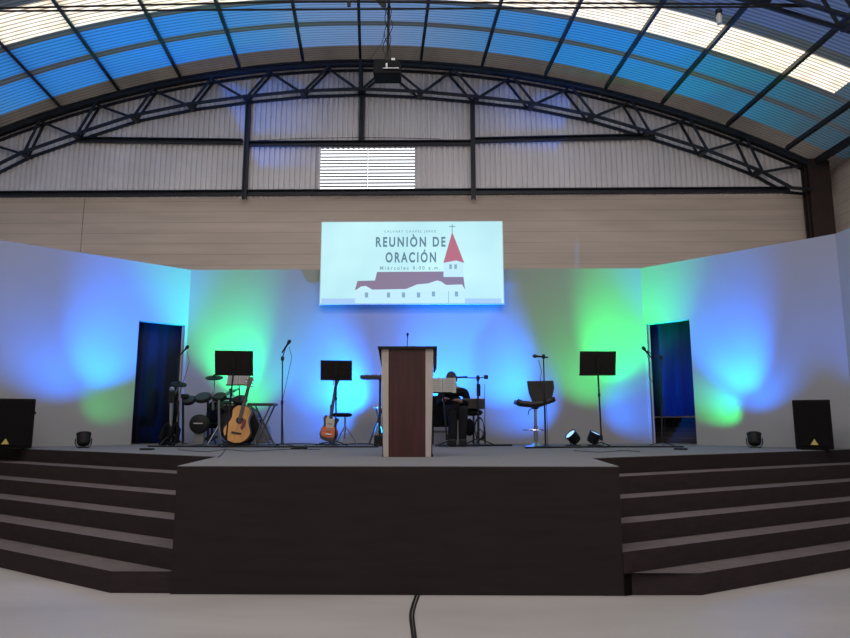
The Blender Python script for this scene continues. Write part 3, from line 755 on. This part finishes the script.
# drummer's throne with backrest and dark cover
th0 = At(212, 10.85, ST); th = thing('drum_throne', 'black high-backed drum seat behind the drum pads', 'seat', tuple(th0.o))
q = [th0(206, 404), th0(218, 404), th0(222, 430), th0(204, 430)]
MB().prism([th0(207, 406), th0(210, 402), th0(222, 402), th0(226, 408), th0(227, 422), th0(205, 422)], (0, .07, 0)).build('backrest', cloth, th, bevel=.02)
MB().lathe([(.17, 0), (.20, .02), (.20, .07), (.16, .10)], (th0(214, 425).x, -.15, th0(214, 425).z-.05), n=28).build('seat', cloth, th, smooth=True)
MB().tube([(th0(214, 430).x, -.1, .1), (th0(214, 430).x, -.1, .35)], .02).build('post', blackmetal, th)
for k in range(4):
    A = k*PI/2+.6; x = th0(214, 430).x; MB().tube([(x, -.1, .16), (x+.25*math.cos(A), -.1+.25*math.sin(A), .012)], .01, 6).build('leg', blackmetal, th)
# gig bag slumped on the doorway edge
b0 = At(166, 10.05, ST); t = thing('instrument_bag', 'slim black soft bag slumped by the left doorway', 'bag', tuple(b0.o))
for dx in (-.03, .10):
    MB().tube([(dx-.06, 0, .05), (dx, .0, .02), (dx+.05, .02, .06), (dx+.07, .03, .24), (dx+.03, .03, .33), (dx-.02, .02, .26), (dx-.06, 0, .1)], .035, 10).build('fold', cloth, t, smooth=True)
hs0 = At(171, 10.1, ST); t = thing('hi_hat_stand', 'pale grey hi-hat stand against the left doorway', 'stand', tuple(hs0.o))
MB().tube([hs0(170.5, 440), hs0(171, 402)], .022, 8).build('lower_tube', greymetal, t)
MB().tube([hs0(171, 402), hs0(172, 384)], .010, 8).build('upper_rod', blackmetal, t)
MB().lathe([(.03, -.03), (.04, 0), (.03, .03)], hs0(172, 389), n=12).build('clutch', greymetal, t, smooth=True)
MB().box(hs0(172, 397), (.09, .06, .18)).build('controller', black, t, bevel=.01)
for k in range(3):
    A = k*2*PI/3; MB().tube([(0, 0, .2), (.2*math.cos(A), .2*math.sin(A), .012)], .01, 6).build('leg', blackmetal, t)
hp = At(181, 10.1, ST)
# folding table
f0 = At(263, 9.9, ST); t = thing('folding_table', 'small black folding table with crossed legs right of the acoustic guitar', 'table', tuple(f0.o))
zt = f0(262, 404.5).z; xa, xb = f0(250, 404).x, f0(275.5, 404).x
MB().box(((xa+xb)/2, 0, zt), (xb-xa, .32, .035)).build('tabletop', mat('table_black', (.03, .03, .03), .6), t, bevel=.008)
for yy in (-.13, .13):
    MB().bar((xa+.05, yy, zt-.02), (f0(272.5, 441).x, yy, .015), .02, .02).build('leg', mat('dark_green_grey_metal', (.06, .07, .065), .5, .3), t)
    MB().bar((xb-.05, yy+.022, zt-.02), (f0(254, 441).x, yy+.022, .015), .02, .02).build('leg', MATS['dark_green_grey_metal'], t)
MB().bar((f0(268, 434).x, -.13, .1), (f0(268, 434).x, .15, .1), .015, .015).build('cross_bar', blackmetal, t)
g = At(262, 10.35, ST); o = MB().prism([g(255, 443), g(271, 443), g(268, 426), g(262, 421), g(257, 428)], (0, .12, 0)).build('soft_case', mat('grey_fabric', (.17, .16, .16), .9, var=.15, scale=12), None, bevel=.02)
for v in o.data.vertices: v.co.z = max(v.co.z, .004)
o.location = g.o; tag(o, 'grey soft case lying behind the folding table', 'case')
# round stool left of lectern
r0 = At(346, 10.3, ST); t = thing('round_stool', 'round black padded stool with chrome tripod beside the red electric guitar', 'stool', tuple(r0.o))
c = r0(341.5, 415); c.x = 0
c.x = r0(342, 415).x
MB().lathe([(.11, -.03), (.15, -.02), (.155, .015), (.12, .03)], c, n=28).build('seat', cloth, t, smooth=True)
MB().tube([(c.x+.05, 0, .1), c-Vector((-.05, 0, .03))], .014, 8).build('post', greymetal, t)
for k in range(3):
    A = k*2*PI/3+.4; MB().tube([(c.x+.05, 0, .3), (c.x+.05+.2*math.cos(A), .2*math.sin(A), .012)], .009, 6).build('leg', greymetal, t)
    MB().tube([(c.x+.05, 0, .12), (c.x+.05+.12*math.cos(A), .12*math.sin(A), .13)], .006, 6).build('brace', greymetal, t)

# ================================================================== KEYBOARDS
k0 = At(380, 10.1, ST); t = thing('stage_keyboard', 'flat black keyboard on a tall stand, end showing left of lectern', 'keyboard', tuple(k0.o))
a1, a2 = k0(361, 377.5), k0(412, 377.5); zk = a1.z
MB().box(((a1.x+a2.x)/2, 0, zk), (a2.x-a1.x, .30, .055)).build('keyboard_case', mat('keyboard_black', (.018, .016, .016), .5), t, bevel=.01)
o = MB().box(((a1.x+a2.x)/2, .06, zk+.03), (a2.x-a1.x-.1, .14, .012)).build('keys', white, t)
mb = MB()
for k in range(20):
    if k % 7 not in (2, 6): mb.box((a1.x+.07+k*.033, .03, zk+.04), (.012, .08, .012))
mb.build('black_keys', black, o)
for x in (k0(380, 400).x, k0(405, 400).x):
    MB().bar((x, 0, .03), (x, 0, zk-.03), .03, .04).build('stand_post', blackmetal, t); MB().bar((x, -.22, .015), (x, .22, .015), .035, .03).build('stand_foot', blackmetal, t)
MB().bar((k0(380, 400).x, 0, .5), (k0(405, 400).x, 0, .5), .03, .03).build('cross_bar', blackmetal, t)
j0 = At(376, 10.45, ST); t = thing('folding_stand', 'small white topped stand with thin crossed legs left of lectern', 'stand', tuple(j0.o))
z_ = j0(377, 407).z
MB().box((j0(379, 407).x, 0, z_), (.17, .25, .03)).build('top', white, t, bevel=.004)
for yy in (-.09, .09):
    MB().bar((j0(376, 409).x, yy, z_), (j0(384, 441).x, yy, .012), .012, .012).build('leg', blackmetal, t)
    MB().bar((j0(383, 409).x, yy+.015, z_), (j0(369, 442).x, yy+.015, .012), .012, .012).build('leg', blackmetal, t)
j1 = At(377.5, 10.0, ST); o = MB().box((0, 0, .09), (.13, .16, .16)).build('stage_box', black, None, bevel=.01); o.location = j1.o+Vector((.02, 0, .0)); 
tag(o, 'small black box on the stage floor beside lectern foot', 'box')
for v in o.data.vertices: v.co.z -= .01
# right keyboard
k0 = At(474, 10.25, ST); t = thing('digital_piano', 'black digital piano on a stand right of the seated musician', 'keyboard', tuple(k0.o))
a1, a2 = k0(462, 404), k0(484, 404)
MB().box(((a1.x+a2.x)/2, 0, a1.z), (a2.x-a1.x, .32, k0(462, 398.5).z-k0(462, 408.5).z)).build('piano_case', mat('piano_black', (.014, .013, .015), .4), t, bevel=.01)
MB().box(((a1.x+a2.x)/2, .1, a1.z+.085), (a2.x-a1.x-.04, .12, .012)).build('keys', white, t)
for px in (473.5, 478.5):
    MB().bar(k0(px, 409), Vector((k0(px, 443).x, 0, .02)), .03, .03).build('stand_leg', blackmetal, t)
    MB().bar((k0(px, 443).x, -.2, .015), (k0(px, 443).x, .2, .015), .03, .028).build('stand_foot', blackmetal, t)
# things hanging under it
def lump(name, label, cat, px, py, Yd, r, m, sc=(1, 1, 1)):
    a = At(px, Yd, ST); c = a(px, py); mb = MB(); bmesh.ops.create_icosphere(mb.bm, subdivisions=3, radius=r)
    for v in mb.bm.verts:
        n_ = math.sin(v.co.x*31+v.co.z*17)*.08+math.sin(v.co.y*23+v.co.z*29)*.07; v.co = Vector((v.co.x*sc[0], v.co.y*sc[1], v.co.z*sc[2]))*(1+n_)
    o = mb.build(name, m, None, smooth=True); o.location = a.o+c; tag(o, label, cat); return o
lump('cable_bundle', 'coiled black cable bundle tied under the digital piano', 'cables', 473, 412.5, 10.25, .12, black, (1.3, .7, .45))
b = lump('hanging_bag', 'black soft pouch hanging left of the digital piano legs', 'bag', 469.3, 428, 10.12, .10, cloth, (.75, .6, 1.3))
a = At(479, 10.05, ST); t = thing('cable_coil', 'loop of black cable hanging on the digital piano stand', 'cable', tuple(a.o+a(479, 428)))
for q in range(3):
    MB().tube([(.07*math.cos(u*PI/8)+.004*q, -.05+.012*q, .16*math.sin(u*PI/8)-.01*q) for u in range(17)], .006, 5).build('loop', black, t)
a = At(480.5, 10.1, ST); t = thing('expression_pedal_holder', 'black headphones shape hanging low on the digital piano leg', 'headphones', tuple(a.o+a(480, 434)))
MB().tube([(-.04, 0, -.04), (-.05, 0, .02), (0, 0, .07), (.05, 0, .02), (.04, 0, -.04)], .008, 6).build('headband', black, t)
for s in (-1, 1): MB().lathe([(.03, -.015), (.035, 0), (.03, .015)], (s*.045, 0, -.05), (1, 0, 0), 14).build('ear_cup', black, t, smooth=True)
t.name = 'headphones'
# amplifier behind the sheet stand
a = At(440, 10.6, ST); q0, q1 = a(431, 427), a(450, 396)
t = thing('keyboard_cover', 'black covered keyboard unit between lectern and seated musician', 'keyboard', tuple(a.o))
MB().box(((q0.x+q1.x)/2, 0, (q0.z+q1.z)/2), (q1.x-q0.x, .3, q1.z-q0.z)).build('cover', cloth, t, bevel=.02)
for x in (a(433, 430).x, a(449, 430).x): MB().bar((x, 0, .01), (x, 0, q0.z), .025, .03).build('leg', blackmetal, t)
MB().box(((q0.x+q1.x)/2, .1, .20), (q1.x-q0.x, .2, .03)).build('lower_shelf', mat('grey_shelf', (.2, .19, .19), .7), t)

# ================================================================== SEATED MUSICIAN
def skinned(name, verts, edges, radii, m, parent, sub=2, root=0):
    me = bpy.data.meshes.new(name); me.from_pydata([tuple(v) for v in verts], edges, []); o = bpy.data.objects.new(name, me); COL.objects.link(o); o.parent = parent
    o.modifiers.new('skin', 'SKIN')
    bpy.context.view_layer.objects.active = o
    if not me.skin_vertices:
        with bpy.context.temp_override(object=o, active_object=o): bpy.ops.mesh.customdata_skin_add()
    for i, r in enumerate(radii):
        me.skin_vertices[0].data[i].radius = r if isinstance(r, tuple) else (r, r); me.skin_vertices[0].data[i].use_root = (i == root)
    o.modifiers[0].use_smooth_shade = True
    s = o.modifiers.new('sub', 'SUBSURF'); s.levels = sub; s.render_levels = sub
    me.materials.append(m)
    bpy.context.view_layer.update(); dg = bpy.context.evaluated_depsgraph_get(); nm = bpy.data.meshes.new_from_object(o.evaluated_get(dg))
    o.modifiers.clear(); o.data = nm
    if not nm.materials: nm.materials.append(m)
    return o
def person():
    Y = 10.15; a = At(456, Y, ST)
    stl = thing('musician_stool', 'black stool under the seated musician', 'stool', tuple(a.o+Vector((0, .12, 0))))
    MB().lathe([(.14, .38), (.17, .40), (.17, .44), (.13, .455)], n=24).build('seat', cloth, stl, smooth=True)
    for k in range(4):
        A = k*PI/2+.78; MB().tube([(.08*math.cos(A), .08*math.sin(A), .39), (.17*math.cos(A), .17*math.sin(A), .0)], .012, 6).build('leg', blackmetal, stl)
    t = thing('person', 'seated person in dark clothes playing beside the lectern, head turned down', 'person', tuple(a.o+Vector((0, .12, 0))))
    # pelvis,belly,chest,upperchest,neck,head...
    V = [(0, 0, .53), (-.02, -.01, .66), (-.03, -.03, .76), (-.035, -.04, .84), (-.045, -.055, .90), (-.05, -.07, .95),
         (.09, -.05, .52), (.10, -.38, .53), (.09, -.40, .28), (.09, -.38, .09), (.09, -.50, .03),
         (-.09, -.05, .52), (-.06, -.38, .53), (-.05, -.40, .28), (-.05, -.38, .09), (-.06, -.50, .03),
         (.15, -.04, .81), (.18, -.10, .62), (.06, -.32, .66), (.00, -.38, .68),
         (-.20, -.04, .81), (-.25, -.12, .63), (-.18, -.33, .68), (-.16, -.40, .70)]
    E = [(0, 1), (1, 2), (2, 3), (3, 4), (4, 5), (0, 6), (6, 7), (7, 8), (8, 9), (9, 10), (0, 11), (11, 12), (12, 13), (13, 14), (14, 15), (3, 16), (16, 17), (17, 18), (18, 19), (3, 20), (20, 21), (21, 22), (22, 23)]
    R = [(.13, .10), (.12, .09), (.14, .10), (.12, .08), .048, .05, .085, .065, .055, .04, .04, .085, .065, .055, .04, .04, .055, .043, .033, .028, .055, .043, .033, .028]
    body = skinned('body', V, E, R, skin, t)
    # head grown onto the same mesh: an egg with brow, nose, chin pressed out of it
    hb = bmesh.new(); bmesh.ops.create_uvsphere(hb, u_segments=24, v_segments=18, radius=1)
    for v in hb.verts:
        x, y, z = v.co; w = 1-.22*max(0, -z)
        v.co = Vector((x*.072*w, y*.092*w, z*.112))
        if y < -.8 and abs(x) < .22 and -.35 < z < .12: v.co.y -= .018*(1-abs(x)/.22)
        if y < -.75 and .1 < z < .3 and .15 < abs(x) < .5: v.co.y += .006
        if y < -.6 and z < -.75: v.co.y -= .006
    bmesh.ops.transform(hb, matrix=Matrix.Translation((-.06, -.10, 1.00)) @ Matrix.Rotation(math.radians(-30), 4, 'Z') @ Matrix.Rotation(math.radians(22), 4, 'X'), verts=hb.verts)
    hb.from_mesh(body.data)
    hb.to_mesh(body.data); hb.free()
    for p in body.data.polygons: p.use_smooth = True
    Hm = Matrix.Translation((-.06, -.10, 1.00)) @ Matrix.Rotation(math.radians(-30), 4, 'Z') @ Matrix.Rotation(math.radians(22), 4, 'X')
    for s in (-1, 1):
        MB().lathe([(.004, -.004), (.010, 0), (.004, .004)], Hm@Vector((s*.028, -.084, .015)), (0, -1, .1), 10).build('eye', black, t)
        MB().lathe([(.01, -.01), (.02, 0), (.012, .01)], Hm@Vector((s*.072, .0, 0)), (s, 0, 0), 10).build('ear', skin, t, smooth=True)
    MB().bar(Hm@Vector((-.02, -.088, -.048)), Hm@Vector((.02, -.088, -.048)), .006, .006).build('mouth', mat('lips', (.25, .09, .08), .5), t)
    hbm = MB(); bmesh.ops.create_uvsphere(hbm.bm, u_segments=24, v_segments=16, radius=1)
    for v in list(hbm.bm.verts):
        if v.co.z < -.45 or (v.co.y < -.55 and v.co.z < .35): hbm.bm.verts.remove(v)
    for v in hbm.bm.verts: v.co = Hm@Vector((v.co.x*.082, v.co.y*.103+.004, v.co.z*.122+.006))
    o = hbm.build('hair', hairm, t, smooth=True); md = o.modifiers.new('thickness', 'SOLIDIFY'); md.thickness = .012
    # clothing
    skinned('jacket', V[:4]+[(-.04, -.05, .88)]+V[16:19]+V[20:23], [(0, 1), (1, 2), (2, 3), (3, 4), (3, 5), (5, 6), (6, 7), (3, 8), (8, 9), (9, 10)],
            [(.15, .12), (.145, .115), (.16, .12), (.14, .10), .062, .075, .06, .048, .075, .06, .048], cloth, t)
    skinned('trousers', [V[0]]+V[6:9]+[(.09, -.39, .045)]+V[11:14]+[(-.05, -.39, .045)], [(0, 1), (1, 2), (2, 3), (3, 4), (0, 5), (5, 6), (6, 7), (7, 8)], [(.15, .12), .10, .085, .07, .06, .10, .085, .07, .06], mat('dark_trousers', (.008, .008, .011), .9, spec=.2), t)
    for q in (V[10], V[15]): MB().box((q[0], q[1]+.07, .055), (.105, .27, .11)).build('shoe', black, t, bevel=.02)
    for hx, q, s in ((1, V[19], 1), (1, V[23], -1)):
        q = Vector(q); hv = [q+Vector((0, .03, 0)), q+Vector((0, -.03, .0))]; he = [(0, 1)]; hr = [(.022, .016), (.034, .015)]
        for f in range(4):
            b_ = q+Vector(((f-1.5)*.018, -.06, 0)); ln = (.065, .075, .07, .055)[f]
            hv += [b_, b_+Vector((0, -ln*.5, -.004)), b_+Vector((0, -ln, -.022))]; n = len(hv); he += [(1, n-3), (n-3, n-2), (n-2, n-1)]; hr += [.0095, .0085, .0075]
        b_ = q+Vector((s*-.035, -.015, 0)); hv += [b_, b_+Vector((s*-.025, -.035, -.01))]; n = len(hv); he += [(0, n-2), (n-2, n-1)]; hr += [.011, .009]
        skinned('hand', hv, he, hr, skin, t, 1)
person()

# ================================================================== BAR STOOL
a = At(536, 9.75, ST); t = thing('bar_stool', 'dark padded swivel bar stool with chrome base behind a microphone stand', 'stool', tuple(a.o))
zs = a(536, 401).z
bk = [a(527, 381), a(553.5, 380.5), a(554.5, 388), a(551, 404), (a(533, 403)), a(529, 393)]
leather = mat('dark_grey_leather', (.013, .011, .012), .6, var=.2, scale=15)
mb = MB(); mb.prism(bk, (0, .05, 0)); mb.build('backrest', leather, t, bevel=.012)
# curved shell seat
prof = [(516.5, 400.5), (521, 402.5), (530, 403.5), (540, 402.8), (547, 400), (552, 398.5)]
mb = MB(); bm = mb.bm; rows = []
for (x, y) in prof:
    p = a(x, y); rows.append([bm.verts.new(p+Vector((0, yy, .02*(abs(yy)/.2)**2))) for yy in (-.2, -.1, 0, .1, .2)])
for A_, B_ in zip(rows, rows[1:]):
    for i in range(4): bm.faces.new((A_[i], A_[i+1], B_[i+1], B_[i]))
o = mb.build('seat', leather, t, smooth=True); md = o.modifiers.new('pad', 'SOLIDIFY'); md.thickness = .06; md.offset = -1
o2 = MB().tube([a(x, y+.8)+Vector((0, -.2, -.0)) for x, y in prof], .004, 6).build('seat_trim', greymetal, t)
MB().lathe([(.20, 0), (.20, .008), (.06, .03), (.03, .06)], n=32).build('round_base', chrome, t, smooth=True)
MB().tube([(0, 0, .03), (0, 0, zs*.45)], .03, 14).build('column', greymetal, t, smooth=True)
MB().tube([(0, 0, zs*.45), (0, 0, zs-.08)], .022, 14).build('gas_lift', chrome, t, smooth=True)
MB().lathe([(.03, -.12), (.07, -.09)], (0, 0, zs), n=16).build('seat_plate', blackmetal, t)
zf = a(533, 430).z; MB().tube([(.17*math.cos(u*PI/10)-.02, -.17*math.sin(u*PI/10), zf) for u in range(11)]+[(-.19, 0, zf), (0, 0, zf)], .009, 6).build('footrest', chrome, t)
MB().tube([(-.04, -.02, zs-.1), (-.10, -.05, zs-.14), (-.11, -.05, zs-.2)], .007, 6).build('height_lever', blackmetal, t)

# ================================================================== STAGE LAMPS
BLUE, GREEN, CYAN = (.0, .18, 1), (.0, 1, .17), (.0, .6, .9)
LP = 2.9
def par(label, x, y, target, cols, face=None):
    """floor par can; each colour is a spot inside the can"""
    p = Vector((x, y, ST)); t = thing('stage_lamp', label, 'stage lamp', tuple(p))
    c = Vector((0, 0, .13)); d = (Vector(target)-(p+c)).normalized()
    d = Vector((d.x, d.y*.35 if face is None else face, d.z*.8)).normalized()
    MB().lathe([(.045, -.10), (.07, -.09), (.085, -.06), (.09, .05), (.095, .055), (.095, .07), (.085, .07), (.082, .055)], c, d, 24).build('can', black, t, smooth=True)
    MB().lathe([(.08, .056), (.08, .060)], c, d, 24).build('lens', mat('lit_lens', (.35, .6, 1), .3, emit=1.3), t)
    sd = d.cross(Vector((0, 0, 1))).normalized()
    MB().tube([c+sd*.1, c+sd*.1+Vector((0, 0, -.07)), c*0+Vector((0, 0, .012))+sd*.07, Vector((0, 0, .012))-sd*.07, c-sd*.1+Vector((0, 0, -.07)), c-sd*.1], .008, 6).build('yoke', blackmetal, t)
    f = Vector((d.x, d.y, 0)).normalized()
    for s in (-1, 1): MB().bar(sd*.05*s-f*.10+Vector((0, 0, .008)), sd*.05*s+f*.10+Vector((0, 0, .008)), .02, .012).build('foot', black, t)
    for colr, power, ang, blend, tg in cols:
        l = bpy.data.lights.new('lamp_beam', 'SPOT'); l.energy = power*LP; l.color = colr; l.spot_size = math.radians(ang); l.spot_blend = blend; l.shadow_soft_size = .04
        o = bpy.data.objects.new('lamp_beam', l); COL.objects.link(o); o.parent = t
        dd = (Vector(tg)-(p+c)).normalized(); o.location = c+d*.082+dd*.03; o.rotation_euler = dd.to_track_quat('-Z', 'Y').to_euler()
def WB(px, py): return UY(px, py, 11.15)
def WS(A, B, px, py):
    q = on_line(A, B, px, py); r = ray(px, py); return Vector((q.x, q.y, CAMH+r.z*q.y/r.y))
par('small black floor lamp between left speaker and left doorway', -4.86, 9.20, WS(PA_L, PB_L2, 112, 345),
    [(BLUE, 400, 56, 1, WS(PA_L, PB_L2, 124, 322)), (BLUE, 150, 100, 1, WS(PA_L, PB_L2, 60, 260)), (GREEN, 16, 50, 1, WS(PA_L, PB_L2, 112, 400))])
par('round black floor lamp left of the right speaker', 4.45, 9.42, WS(PA_R, PB_R, 735, 380),
    [(BLUE, 460, 60, 1, WS(PA_R, PB_R, 716, 312)), (BLUE, 60, 110, 1, WS(PA_R, PB_R, 735, 280)), (CYAN, 34, 52, 1, WS(PA_R, PB_R, 708, 385)), (GREEN, 42, 44, 1, WS(PA_R, PB_R, 716, 410))])
q = UY(573, 437, 10.2)
par('left one of two floor lamps leaning apart, right of the bar stool', q.x, 10.2, WB(510, 370), [(BLUE, 500, 60, 1, WB(482, 350)), (BLUE, 80, 76, 1, WB(525, 400))], face=-.16)
q = UY(594, 437, 10.2)
par('right one of two floor lamps leaning apart, beside the music stand', q.x, 10.2, WB(612, 330), [(GREEN, 340, 54, 1, WB(628, 312)), (GREEN, 70, 100, 1, WB(600, 300)), (BLUE, 80, 64, 1, WB(640, 405))], face=-.16)
par('floor lamp hidden low behind the bass drum', UY(247, 437, 10.6).x, 10.6, WB(232, 330), [(GREEN, 330, 60, 1, WB(221, 300)), (GREEN, 45, 100, 1, WB(250, 310))])
par('floor lamp behind the lectern aimed to the left', UY(392, 437, 10.5).x, 10.5, WB(325, 370), [(BLUE, 620, 70, 1, WB(300, 345)), (BLUE, 60, 90, 1, WB(370, 320)), (CYAN, 110, 54, 1, WB(318, 362)), (BLUE, 200, 60, 1, WB(285, 405))])
par('floor lamp behind the lectern aimed to the right', UY(402, 437, 10.5).x, 10.5, WB(450, 350), [(BLUE, 400, 84, 1, WB(470, 335)), (BLUE, 70, 90, 1, WB(425, 320))])
par('unseen floor lamp added to light the far right partition', 5.42, 8.05, (5.62, 8.8, 2.6), [(BLUE, 60, 80, 1, (5.64, 8.75, 2.9))])  # added lamp outside the view, turns the partition edge blue

# ================================================================== SPEAKERS
def speaker(x, y, w, h, d, rz, label, bx=0):
    t = thing('loudspeaker', label, 'loudspeaker', (x, y, ST), rz)
    mb = MB(); mb.prism([(-w/2, -d/2, .01), (w/2, -d/2, .01), (w/2*.8, d/2, .01), (-w/2*.8, d/2, .01)], (0, 0, h-.01)); mb.build('cabinet', mat('speaker_cabinet', (.006, .005, .006), .8, var=.2, scale=40, spec=.15), t, bevel=.012)
    MB().box((0, -d/2-.008, h/2+.01), (w-.05, .012, h-.07)).build('grille', mat('speaker_grille', (.005, .004, .005), .8, var=.5, scale=160, spec=.1), t, bevel=.004)
    MB().prism([(bx-.045, -d/2-.016, .065), (bx+.045, -d/2-.016, .065), (bx+.002, -d/2-.016, .14)], (0, -.004, 0)).build('badge', mat('gold_badge', (.45, .38, .10), .4), t)
    for s in (-1, 1):
        for k in (-1, 1): MB().lathe([(.015, 0), (.018, .012)], (s*w*.32, k*d*.3, 0), n=10).build('rubber_foot', black, t)
    MB().box((w/2*.9+.001, 0, h*.72), (.02, .12, .03), Matrix.Rotation(math.radians(-14), 3, 'Z')).build('handle', black, t)
s0_ = UY(9, 444, 8.9); speaker(s0_.x-.06, 8.95, .62, .665, .34, math.radians(26), 'large black loudspeaker at the left edge of the stage', bx=.0)
s1_ = UY(812, 444, 8.9); speaker(s1_.x, 8.85, .43, .64, .34, math.radians(-28), 'black loudspeaker standing at the right end of the stage')

# ================================================================== PROJECTOR
pp = UY(387.5, 72, 8.7); t = thing('ceiling_projector', 'black projector hanging from a pole under the roof', 'projector', tuple(pp))
MB().box((0, 0, 0), (.38, .30, .20)).build('projector_body', mat('projector_black', (.006, .006, .007), .8, spec=.15), t, bevel=.015)
MB().lathe([(.05, 0), (.055, .03), (.045, .05)], (.08, .17, 0), (0, 1, 0), 20).build('projector_lens', black, t, smooth=True)
MB().bar((-.05, -.175, -.04), (.17, -.175, -.04), .01, .012).build('vent_slot', greymetal, t)
MB().tube([(0, 0, .07), (.01, .02, 1.15)], .020, 10).build('hanging_pole', blackmetal, t)
MB().box((0, 0, .10), (.16, .12, .05)).build('mount_plate', black, t)
MB().box((.08, 0, .17), (.05, .05, .06)).build('white_adapter', white, t)
MB().box((0, -.175, .0), (.025, .01, .07)).build('status_label', greymetal, t)
for ph, am in ((0, .05), (2, .07), (4, .045)):
    MB().tube([(.0+am*math.sin(ph+k*.8)*(1 if k not in (0, 12) else .3), -.02, .08+k*.085) for k in range(13)], .006, 5).build('cable', black, t)
MB().tube([(-.02, 0, .75), (-.08, 0, .45), (-.25, 0, .2), (-.30, .02, .12)], .004, 5).build('loose_cable', black, t)
q = UY(719, 16, 8.6); t = thing('hanging_lamp', 'small pale lamp hanging from the tie rod at upper right', 'lamp', tuple(q))
MB().lathe([(.035, -.12), (.04, -.02), (.03, .03)], n=14).build('bulb', mat('frosted_glass', (.45, .45, .43), .4), t, smooth=True)
MB().lathe([(.03, .03), (.045, .04), (.045, .09), (.01, .11)], n=14).build('socket', black, t, smooth=True)
q = UY(382, 4, 8.6); o = MB().prism([(-.10, 0, .07), (.06, 0, .07), (.06, 0, -.05), (.0, 0, -.05)], (0, .01, 0)).build('rod_bracket', blackmetal); o.location = q; tag(o, 'triangular steel bracket on the tie rods beside projector pole', 'bracket')
q = UY(349, 4, 8.6); o = MB().box((0, 0, 0), (.05, .03, .08)).build('rod_clamp', blackmetal, None, bevel=.004); o.location = q; tag(o, 'small square clamp on the tie rods left of projector', 'clamp')
# thin wire along the gable
pts = [UY(x, y, 12.8) for x, y in ((250, 141), (300, 138.5), (362, 137.5), (400, 138), (440, 139))]
o = MB().tube([p-pts[0] for p in pts], .006, 5).build('wire', blackmetal); o.location = pts[0]; tag(o, 'thin wire strung above the louvred window', 'wire')

# ================================================================== CABLES
def cable(pts, r, label, z=ST, nm='cable', n=6):
    P = [UZ(x, y, z)+Vector((0, 0, r+.001)) for x, y in pts]
    # smooth
    Q = []
    for i in range(len(P)-1):
        p0, p1, p2, p3 = P[max(i-1, 0)], P[i], P[i+1], P[min(i+2, len(P)-1)]
        for k in range(6):
            u = k/6; Q.append(.5*((2*p1)+(p2-p0)*u+(2*p0-5*p1+4*p2-p3)*u*u+(3*p1-p0-3*p2+p3)*u**3))
    Q.append(P[-1]); o = MB().tube([q-Q[0] for q in Q], r, n).build(nm, black, None, smooth=True); o.location = Q[0]; tag(o, label, 'cable'); return o
cable([(148, 447), (190, 447.3), (240, 447.5), (300, 447.6), (378, 447.6)], .012, 'thick black cable run along the stage left of the lectern')
cable([(438, 446.8), (470, 446.6), (512, 446)], .014, 'thick black cable run right of the lectern near the piano')
cable([(525, 448.6), (570, 448), (620, 447.6), (684, 447.6)], .012, 'thick black cable run across the right side of the stage')
cable([(178, 450), (205, 452), (226, 450), (250, 451.5), (290, 449.5), (320, 450)], .004, 'thin black wire curling on the stage below the guitars')
cable([(574, 451), (600, 452.5), (622, 451), (640, 452)], .004, 'thin black wire on the stage below the right music stand')
cable([(225, 447), (224, 452), (218, 458)], .004, 'short thin wire running forward to the left stage corner')
cable([(270, 445), (300, 444.2), (330, 445.3), (360, 444.2), (381, 445.3)], .008, 'tangled black lead under the round stool')
for o_, x, y, lab in ((0, 147, 450, 'flat black cable end plate at left on the stage'), (1, 681, 449.8, 'black plug lying at the right end of the cable run')):
    p = UZ(x, y, ST); b = MB().box((0, 0, .012), (.16, .09, .022)).build('cable_plug', black, None, bevel=.005); b.location = p; b.rotation_euler = (0, 0, -.5*o_); tag(b, lab, 'plug')
p = UZ(303, 449.5, ST); t = thing('microphone', 'small microphone lying on the stage floor left of centre', 'microphone', tuple(p+Vector((0, 0, .027)))); mic(t, Vector((0, 0, 0)), (1, .3, .1))
def floorcable(off, r, label):
    cable([(419+off, 587), (416+off, 596), (412.5+off, 606), (410.5+off, 615), (411+off, 624), (413+off, 640), (414+off, 660)], r, label, z=0)
floorcable(0, .009, 'left strand of the black cables running from stage to camera')
floorcable(3, .007, 'right strand of the black cables running from stage to camera')
p = UZ(417.5, 591, 0); o = MB().box((0, .0, .02), (.07, .06, .04)).build('cable_exit_box', black, None, bevel=.006); o.location = p+Vector((0, -.03, 0)); tag(o, 'small black socket at the foot of the stage front', 'socket')
